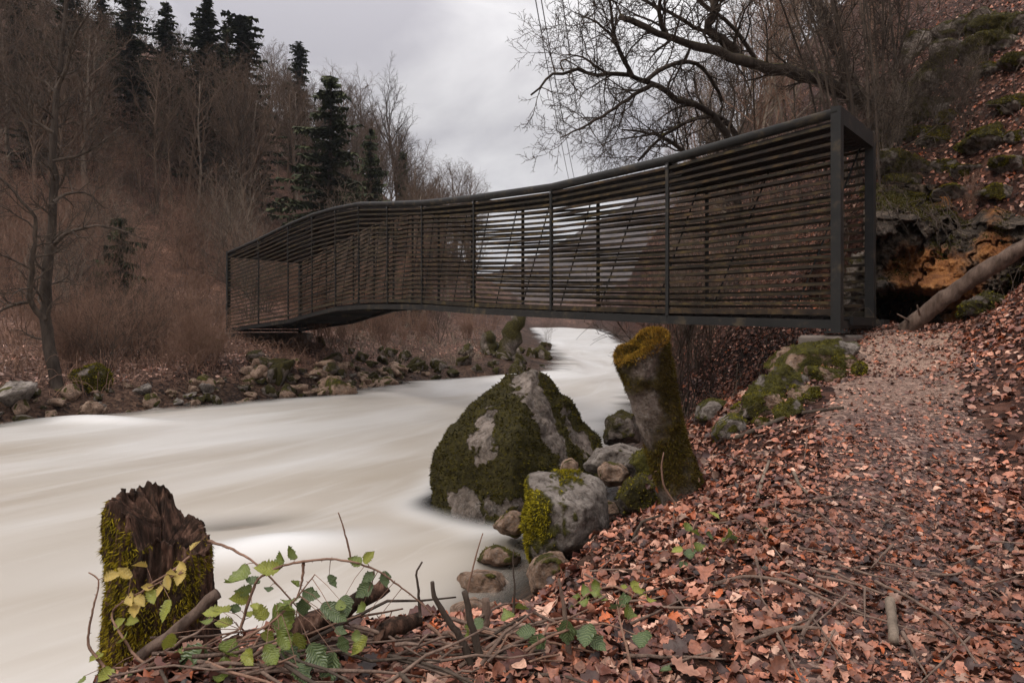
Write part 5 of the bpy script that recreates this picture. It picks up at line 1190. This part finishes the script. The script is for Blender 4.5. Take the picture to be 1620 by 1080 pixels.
for (pts, ra, rb, mt, lb) in [
    ([(752, 1062, 2.3), (725, 1000, 2.3), (700, 965, 2.3), (686, 945, 2.3), (684, 920, 2.3)], .016, .007, 'bark', 'dark upright dead stick leaning left at the bank edge'),
    ([(768, 1065, 2.3), (752, 1010, 2.3), (742, 965, 2.3), (735, 935, 2.3)], .015, .010, 'bark', 'dark upright dead stick next to the leaning one'),
    ([(735, 990, 2.5), (740, 930, 2.5), (750, 890, 2.5), (764, 843, 2.5)], .005, .002, 'bark_red', 'thin upright reddish twig in front of the wet rocks'),
    ([(665, 975, 2.4), (662, 930, 2.4), (657, 905, 2.4), (668, 888, 2.4)], .006, .003, 'bark', 'thin knobbed upright twig left of the dark dead sticks'),
    ([(905, 1060, 2.3), (898, 1000, 2.3), (890, 950, 2.3), (884, 915, 2.3)], .012, .005, 'stick', 'pale brown upright stalk on the leaf bank'),
    ([(556, 888, 2.4), (550, 860, 2.4), (543, 832, 2.4), (535, 810, 2.4)], .004, .002, 'bark_red', 'thin upright twig standing against the milky water'),
    ([(812, 968, 2.5), (815, 930, 2.5), (811, 890, 2.5), (813, 868, 2.5)], .005, .002, 'bark', 'thin dark twig just right of the reddish upright one'),
    ([(470, 1000, 2.45), (540, 965, 2.5), (610, 925, 2.55)], .045, .030, 'rot', 'thick dark rotten branch end jutting over the water'),
    ([(600, 1000, 2.4), (640, 985, 2.45), (665, 978, 2.5)], .035, .025, 'rot', 'short dark rotten branch piece beside the bigger one'),
    ([(220, 1040, 2.55), (275, 1000, 2.55), (345, 938, 2.6)], .024, .021, 'log_bark', 'lichen covered grey branch leaning against the rotten stump'),
    ([(762, 1005, 2.6), (770, 975, 2.6), (768, 945, 2.6)], .022, .014, 'stick', 'short pale broken stake behind the dark dead sticks'),
    ([(500, 1055, 2.2), (400, 1062, 2.2), (330, 1075, 2.25)], .010, .007, 'stick', 'straight pale stick low across the stem heap'),
    ([(1008, 905, 4.0), (1000, 860, 4.0), (1012, 825, 4.0), (1045, 815, 4.0)], .014, .007, 'bark', 'dark curved root loop left of the leaning stump foot'),
    ([(1070, 800, 4.4), (1050, 770, 4.4), (1045, 735, 4.4), (1050, 715, 4.4)], .008, .004, 'bark_red', 'upright reddish sprout at the foot of the leaning stump')]:
    lay(pts, ra, rb, lb, mt=mt)
# fine dead stems on banks and slope
def tangle(n, cond_pts, hmin, hmax, rad_, mt, label, name='undergrowth'):
    mb = MB()
    for p in cond_pts[:n]:
        h = r.uniform(hmin, hmax); a = r.uniform(0, 6.28); l = h * r.uniform(.4, 1.6); e_ = p + np.array((math.cos(a) * l, math.sin(a) * l, h * r.uniform(-.15, .6))); t = np.linspace(0, 1, 6)[:, None]
        q = p + (e_ - p) * t; q[:, 2] += h * (4 * t * (1 - t))[:, 0] * r.uniform(.3, 1); mb.tube(q, np.linspace(rad_, rad_ * .4, 6), 3, np.ones(3) * r.uniform(.6, 1.5))
    return tag(mb.build(name, M[mt]), label, 'undergrowth', kind='stuff')
x, y = sample(6500, -40, 560, 15, 34, lambda x, y: (XL(y) - x) > .9); z = H(x, y); kp = z < 1.2
tangle(2600, np.stack([x, y, z], 1)[kp], .15, .6, .008, 'bark_red', 'tangle of fine dry reddish stems and brambles covering the far bank')
x, y = sample(2500, 520, 860, 24, 50, lambda x, y: (XL(y) - x) > 2.5); z = H(x, y)
tangle(1400, np.stack([x, y, z], 1), .1, .4, .014, 'bark_pale', 'grey brushwood scattered over the flat beyond the bridge')
x, y = sample(5000, 980, 1640, 8.5, 26, lambda x, y: ((x - XR(y)) > .6) & ~((x / y > .52) & (y < 12) & (x / y < .72))); z = H(x, y)
tangle(1100, np.stack([x, y, z], 1), .15, .6, .006, 'bark', 'fine dead twigs sprouting from the right hand slope')
mb = MB()
for k in range(34):
    p = at(r.uniform(1392, 1500), r.uniform(300, 345), r.uniform(9.6, 10.2)); t = np.linspace(0, 1, 8)[:, None]; e_ = p + np.array((r.normal(0, .25), -.25, -r.uniform(.2, .8))); q = p + (e_ - p) * t + np.cumsum(rg.normal(0, .025, (8, 3)), 0); mb.tube(q, np.linspace(.007, .003, 8), 5)
tag(mb.build('hanging_roots', M['bark']), 'pale bare roots dangling over the ochre outcrop', 'roots', kind='stuff')

# ------------------------------------------------------------------ brambles
BRW = [.02, .15, .22, .24, .31, .29, .36, .32, .37, .31, .34, .26, .27, .18, .17, .09, .07, .0]
LEAFM = []
for i in range(4):
    q_ = np.random.default_rng(1300 + i); V, Q, C = leaf_batch(np.zeros((1, 3)), np.array([[0, 0, 1.]]), np.ones(1), BRW, q_, .05, .35, np.array([(1., 1, 1)]), np.ones(1))
    col_ = [(.15, .185, .035), (.075, .11, .045), (.26, .27, .04), (.52, .37, .10)][i]
    V = V - V.reshape(len(BRW), 3, 3)[0, 1]
    C = np.ones_like(C).reshape(len(BRW), 3, 3); C[:, 1] *= 1.45; C[::2] *= .86; C = C.reshape(-1, 3)
    mb = MB(); mb.add(V, Q, None, C * np.array(col_)); kk_ = len(BRW); ve = (np.repeat(np.arange(kk_) / kk_ * 9.0, 3) - np.tile([2.6, 0, 2.6], kk_)); o = mb.build('leaf', M['green_leaf'], attrs={'vein': ve}); LEAFM.append(o.data); bpy.data.objects.remove(o)
def aim(o, p, fwd, upv, s):
    from mathutils import Matrix
    f = unit(np.asarray(fwd, float)); u = unit(np.asarray(upv, float) - f * np.dot(f, upv)); sd_ = np.cross(u, f)
    me_ax = o['_ax']; ax = np.array(me_ax); az = np.array((0, 0, 1.)); az = unit(az - ax * ax[2]); ay = np.cross(az, ax)
    R = np.stack([f, sd_, u], 1) @ np.stack([ax, ay, az], 1).T
    m4 = Matrix([[*(R[i] * s), p[i]] for i in range(3)] + [[0, 0, 0, 1]]); o.matrix_local = m4
LAX = []
for me in LEAFM:
    v = np.array([x.co[:] for x in me.vertices]); LAX.append(unit(v[-2] - v[1]))
def bramble(label, canes, leaves, group=None, d=2.4):
    """canes: polylines (px, py, d); leaves: (px, py, d, size in px, kind)"""
    b = at(*canes[0][0]); o = empty('bramble', b, label, 'bramble', group)
    mbl, pts_ = [], []
    for c in canes:
        pp = np.array([at(*q) for q in c]); cum = np.concatenate([[0], np.cumsum(np.linalg.norm(np.diff(pp, axis=0), axis=1))]); n = len(c) * 5; t = np.linspace(0, cum[-1], n); path = np.stack([np.interp(t, cum, pp[:, j]) for j in range(3)], 1)
        for _ in range(2): path[1:-1] = (path[:-2] + 2 * path[1:-1] + path[2:]) / 4
        path[1:-1] += rg.normal(0, .0008, (n - 2, 3))
        mb = MB(); mb.tube(path, np.linspace(.0055, .0022, n) * rg.uniform(.9, 1.15, n), 6); mbl.append(mb); pts_.append(path)
        for k in range(1, n - 1, 2):                      # thorns
            pr = perp(unit(path[k + 1] - path[k]), rg.uniform(0, 6.28)); mb.tube([path[k], path[k] + pr * .005, path[k] + pr * .0095], [.0022, .0013, .0003], 4)
    for (px, py, dq, s, kd) in leaves:
        p = at(px, py, dq) - b; l = bpy.data.objects.new('leaf', LEAFM[kd]); COL.objects.link(l); l.parent = o; l['_ax'] = [float(k) for k in LAX[kd]]
        near = min(((float(np.linalg.norm(q_ - (p + b))), ci, k_) for ci, pth in enumerate(pts_) for k_, q_ in enumerate(pth)), key=lambda z_: z_[0])
        q_ = pts_[near[1]][near[2]] - b; sz = s / FPX * dq; tow = p - q_
        a = r.uniform(0, 6.28); fw = unit(unit(tow) * 1.2 + np.array((math.cos(a), -.25 + .5 * math.sin(a), r.uniform(-.7, .3))) * .9); un = np.array((r.normal(0, .4), -.7 + r.normal(0, .35), .8))
        st_ = p - fw * sz * .5; m2 = (q_ + st_) / 2 + UP * .25 * min(near[0], .1) * r.uniform(0, 1)
        mbl[near[1]].tube(np.array([q_, m2, st_]) + b, [.0016, .0013, .0010], 4); aim(l, st_, fw, un, sz); del l['_ax']
    for mb in mbl: mb.build('cane', M['bark_red'], o, local=b)
MORE = [(r.uniform(320, 570), r.uniform(955, 1065), r.uniform(2.2, 2.4), r.uniform(18, 40), int(r.integers(0, 3))) for _ in range(26)]
bramble('green leaved bramble arching over the stem heap in front of the milky water', [
    [(380, 995, 2.35), (392, 955, 2.35), (407, 915, 2.35), (440, 896, 2.35), (480, 887, 2.35), (520, 883, 2.35), (560, 888, 2.35), (600, 903, 2.35), (640, 932, 2.35), (668, 955, 2.35), (700, 985, 2.35)],
    [(330, 855, 2.6), (365, 866, 2.5), (405, 890, 2.4), (440, 925, 2.4), (470, 960, 2.4)], [(385, 1010, 2.3), (430, 985, 2.3), (470, 945, 2.3), (498, 908, 2.3)], [(480, 890, 2.35), (478, 920, 2.35), (470, 945, 2.35)]],
    [(372, 906, 2.35, 52, 0), (436, 884, 2.35, 36, 0), (463, 872, 2.35, 28, 0), (420, 898, 2.34, 40, 2), (398, 918, 2.36, 26, 1), (383, 932, 2.36, 30, 0), (377, 946, 2.35, 34, 2), (425, 932, 2.36, 20, 1), (494, 940, 2.35, 30, 1), (458, 945, 2.35, 34, 0), (446, 980, 2.3, 62, 0), (370, 1022, 2.25, 52, 0), (450, 1012, 2.25, 40, 0), (394, 1042, 2.2, 36, 2),
     (320, 1055, 2.3, 60, 1), (300, 1042, 2.3, 50, 1), (505, 1040, 2.2, 50, 1), (522, 1062, 2.2, 54, 1), (545, 1020, 2.25, 30, 1), (335, 968, 2.45, 34, 2), (352, 985, 2.4, 32, 2), (265, 1015, 2.4, 32, 2), (285, 1035, 2.35, 36, 0), (575, 935, 2.35, 34, 1), (582, 914, 2.35, 24, 1), (610, 917, 2.35, 26, 1), (560, 886, 2.35, 26, 0), (585, 880, 2.35, 24, 2), (527, 920, 2.36, 24, 1), (430, 1035, 2.2, 40, 0), (480, 1068, 2.15, 44, 1), (350, 1060, 2.2, 44, 0), (410, 965, 2.32, 34, 2), (470, 920, 2.34, 22, 0)] + MORE)
bramble('yellow leaved bramble trailing over the rotten stump', [
    [(250, 1060, 2.45), (215, 1040, 2.5), (180, 985, 2.55), (176, 975, 2.6), (178, 965, 2.6), (195, 950, 2.58), (235, 930, 2.56), (262, 915, 2.56), (290, 905, 2.56)], [(165, 1055, 2.5), (138, 1020, 2.52), (142, 985, 2.55), (152, 945, 2.58), (158, 915, 2.6), (140, 905, 2.6)],
    [(300, 880, 2.7), (270, 905, 2.62), (235, 925, 2.6), (200, 960, 2.58)]],
    [(283, 915, 2.55, 26, 3), (270, 907, 2.55, 22, 3), (266, 922, 2.55, 24, 3), (232, 928, 2.56, 18, 3), (240, 945, 2.55, 26, 2), (222, 952, 2.55, 24, 3), (206, 950, 2.56, 26, 3), (213, 966, 2.55, 28, 3), (190, 985, 2.55, 24, 2), (211, 982, 2.55, 26, 2), (254, 934, 2.55, 22, 3), (180, 912, 2.6, 26, 3), (196, 905, 2.6, 26, 3), (220, 895, 2.6, 22, 3), (262, 968, 2.5, 36, 2), (195, 1010, 2.5, 30, 2), (150, 1040, 2.5, 26, 2), (165, 1068, 2.4, 34, 2), (205, 1072, 2.35, 34, 0), (125, 1075, 2.4, 20, 0), (288, 895, 2.6, 24, 3), (310, 862, 2.72, 20, 3)])
bramble('dark green bramble leaves lying flat in the leaves at the bottom centre', [[(830, 1030, 2.2), (870, 1005, 2.25), (915, 990, 2.3), (960, 985, 2.35), (1010, 1005, 2.3)], [(1000, 1060, 2.2), (985, 1000, 2.3), (975, 950, 2.4)]],
    [(898, 1002, 2.28, 44, 1), (928, 1006, 2.26, 46, 1), (948, 1018, 2.26, 34, 1), (848, 1020, 2.25, 40, 1), (830, 1000, 2.3, 34, 1), (800, 968, 2.5, 34, 0), (826, 955, 2.55, 30, 0), (972, 960, 2.4, 30, 1), (990, 948, 2.4, 30, 1), (1000, 966, 2.38, 32, 0), (1016, 1012, 2.25, 44, 1), (940, 935, 2.6, 26, 0), (922, 950, 2.55, 24, 0), (1055, 1058, 2.1, 26, 1), (755, 985, 2.4, 30, 1), (735, 1000, 2.4, 30, 0), (1032, 950, 2.5, 22, 2), (1010, 935, 2.6, 22, 2)])
bramble('small green sprig growing out of the leaves in the middle of the bank', [[(1110, 905, 3.3), (1098, 880, 3.3), (1092, 850, 3.35), (1100, 825, 3.4)], [(1110, 905, 3.3), (1140, 865, 3.4), (1165, 845, 3.5)]],
    [(1088, 832, 3.35, 20, 0), (1102, 838, 3.35, 24, 0), (1130, 815, 3.4, 22, 2), (1122, 846, 3.4, 20, 1), (1148, 842, 3.4, 32, 0), (1160, 850, 3.45, 24, 1), (1092, 876, 3.3, 28, 1), (1108, 862, 3.35, 22, 0), (1120, 885, 3.3, 20, 0), (1070, 870, 3.3, 20, 2), (1170, 862, 3.45, 22, 0), (1182, 868, 3.45, 20, 1), (1080, 895, 3.25, 20, 1), (1060, 925, 3.2, 20, 2), (1213, 838, 3.6, 16, 1)])
bramble('pale green sprigs low among the leaves near the angular pinkish rock', [[(1010, 945, 2.9), (970, 925, 3.0), (935, 935, 2.95), (905, 960, 2.8)]],
    [(925, 932, 2.95, 22, 0), (940, 925, 2.97, 22, 0), (955, 942, 2.92, 20, 0), (910, 950, 2.88, 24, 0), (990, 930, 3.0, 18, 2), (1005, 925, 3.0, 20, 2), (1016, 940, 2.95, 22, 2), (900, 965, 2.8, 20, 0)])
# dry beech sprig beside the leaning stump
b = at(1125, 790, 4.75); mbs = [MB(), MB()]; rg = np.random.default_rng(1500); o = empty('beech_sprig', b, 'low beech sprig still holding dry red brown leaves beside the leaning stump', 'sprig')
mb = MB(); lp = []
for k in range(12):
    q0 = b + np.array((rg.normal(0, .05), rg.normal(0, .05), 0)); dr = unit(np.array((rg.normal(-.1, .8), rg.normal(0, .5), rg.uniform(.25, .9)))); q = [q0]
    for i in range(6): dr = unit(dr + rg.normal(0, .22, 3)); q.append(q[-1] + dr * rg.uniform(.05, .085)); lp += [q[-1]] * 3
    mb.tube(np.array(q), np.linspace(.005, .002, 7), 5)
mb.build('stem', M['bark'], o, local=b)
lp = np.array(lp) + rg.normal(0, .02, (len(lp), 3)); V, Q, C = leaf_batch(lp, np.tile([[0, -.6, .5]], (len(lp), 1)), rg.uniform(.04, .075, len(lp)), BEECHW, rg, .8, .8)
mb = MB(); mb.add(V, Q, None, C * .7); tag(mb.build('foliage', M['leaf'], o, True, local=b), kind='stuff')
# bare bushes hanging over the outcrop
for k_ in range(15):
    p = hit(r.uniform(1385, 1560), r.uniform(120, 345)); shrub(3 if k_ % 3 else 1, p[0], p[1], r.uniform(.14, .34), 'small bare tangled bush among the mossy rocks above the outcrop', 'bare bushes above the outcrop')
for i, (px, py, k, sc, lb) in enumerate([(1405, 318, 3, .28, 'bare pale twigged bush overhanging the left part of the outcrop'), (1455, 305, 3, .22, 'bare bush on top of the outcrop above the ochre patch'), (1410, 245, 1, .30, 'bare tangled bush by the mossy rocks next to the bridge portal'), (1470, 190, 3, .35, 'bare bush on the slope under the hazel stems'), (1530, 330, 2, .2, 'small bare bush above the right end of the outcrop')]):
    p = hit(px, py); shrub(k, p[0], p[1] - .1, sc, lb, None)

# ------------------------------------------------------------------ haze
m = bpy.data.materials.new('thin_mist'); m.use_nodes = True; t = m.node_tree; t.nodes.clear()
vo = N(t, 'ShaderNodeOutputMaterial'); pv_ = N(t, 'ShaderNodeVolumePrincipled'); pv_.inputs['Color'].default_value = (.80, .86, .95, 1); pv_.inputs['Density'].default_value = .00024; pv_.inputs['Anisotropy'].default_value = 0
t.links.new(pv_.outputs[0], vo.inputs['Volume'])
mb = MB(); mb.box((0, 760, 100), (1600, 0, 0), (0, 790, 0), (0, 0, 130)); o = mb.build('haze', m, None, False); tag(o, kind='stuff')
# low brush on the far bank, down to the stones
for k_ in range(95):
    p = hit(r.uniform(95, 352) if k_ < 65 else r.uniform(480, 800), r.uniform(505, 590) if k_ < 65 else r.uniform(500, 552))
    if XL(p[1]) - p[0] < 1.6 or p[1] > 60: continue
    shrub(int(r.choice([0, 2, 2, 3])), p[0], p[1], r.uniform(.24, .55) * (1 if k_ < 65 else 1.2), 'low leafless reddish bush in the brush covering the far bank', 'low bushes on the far bank')
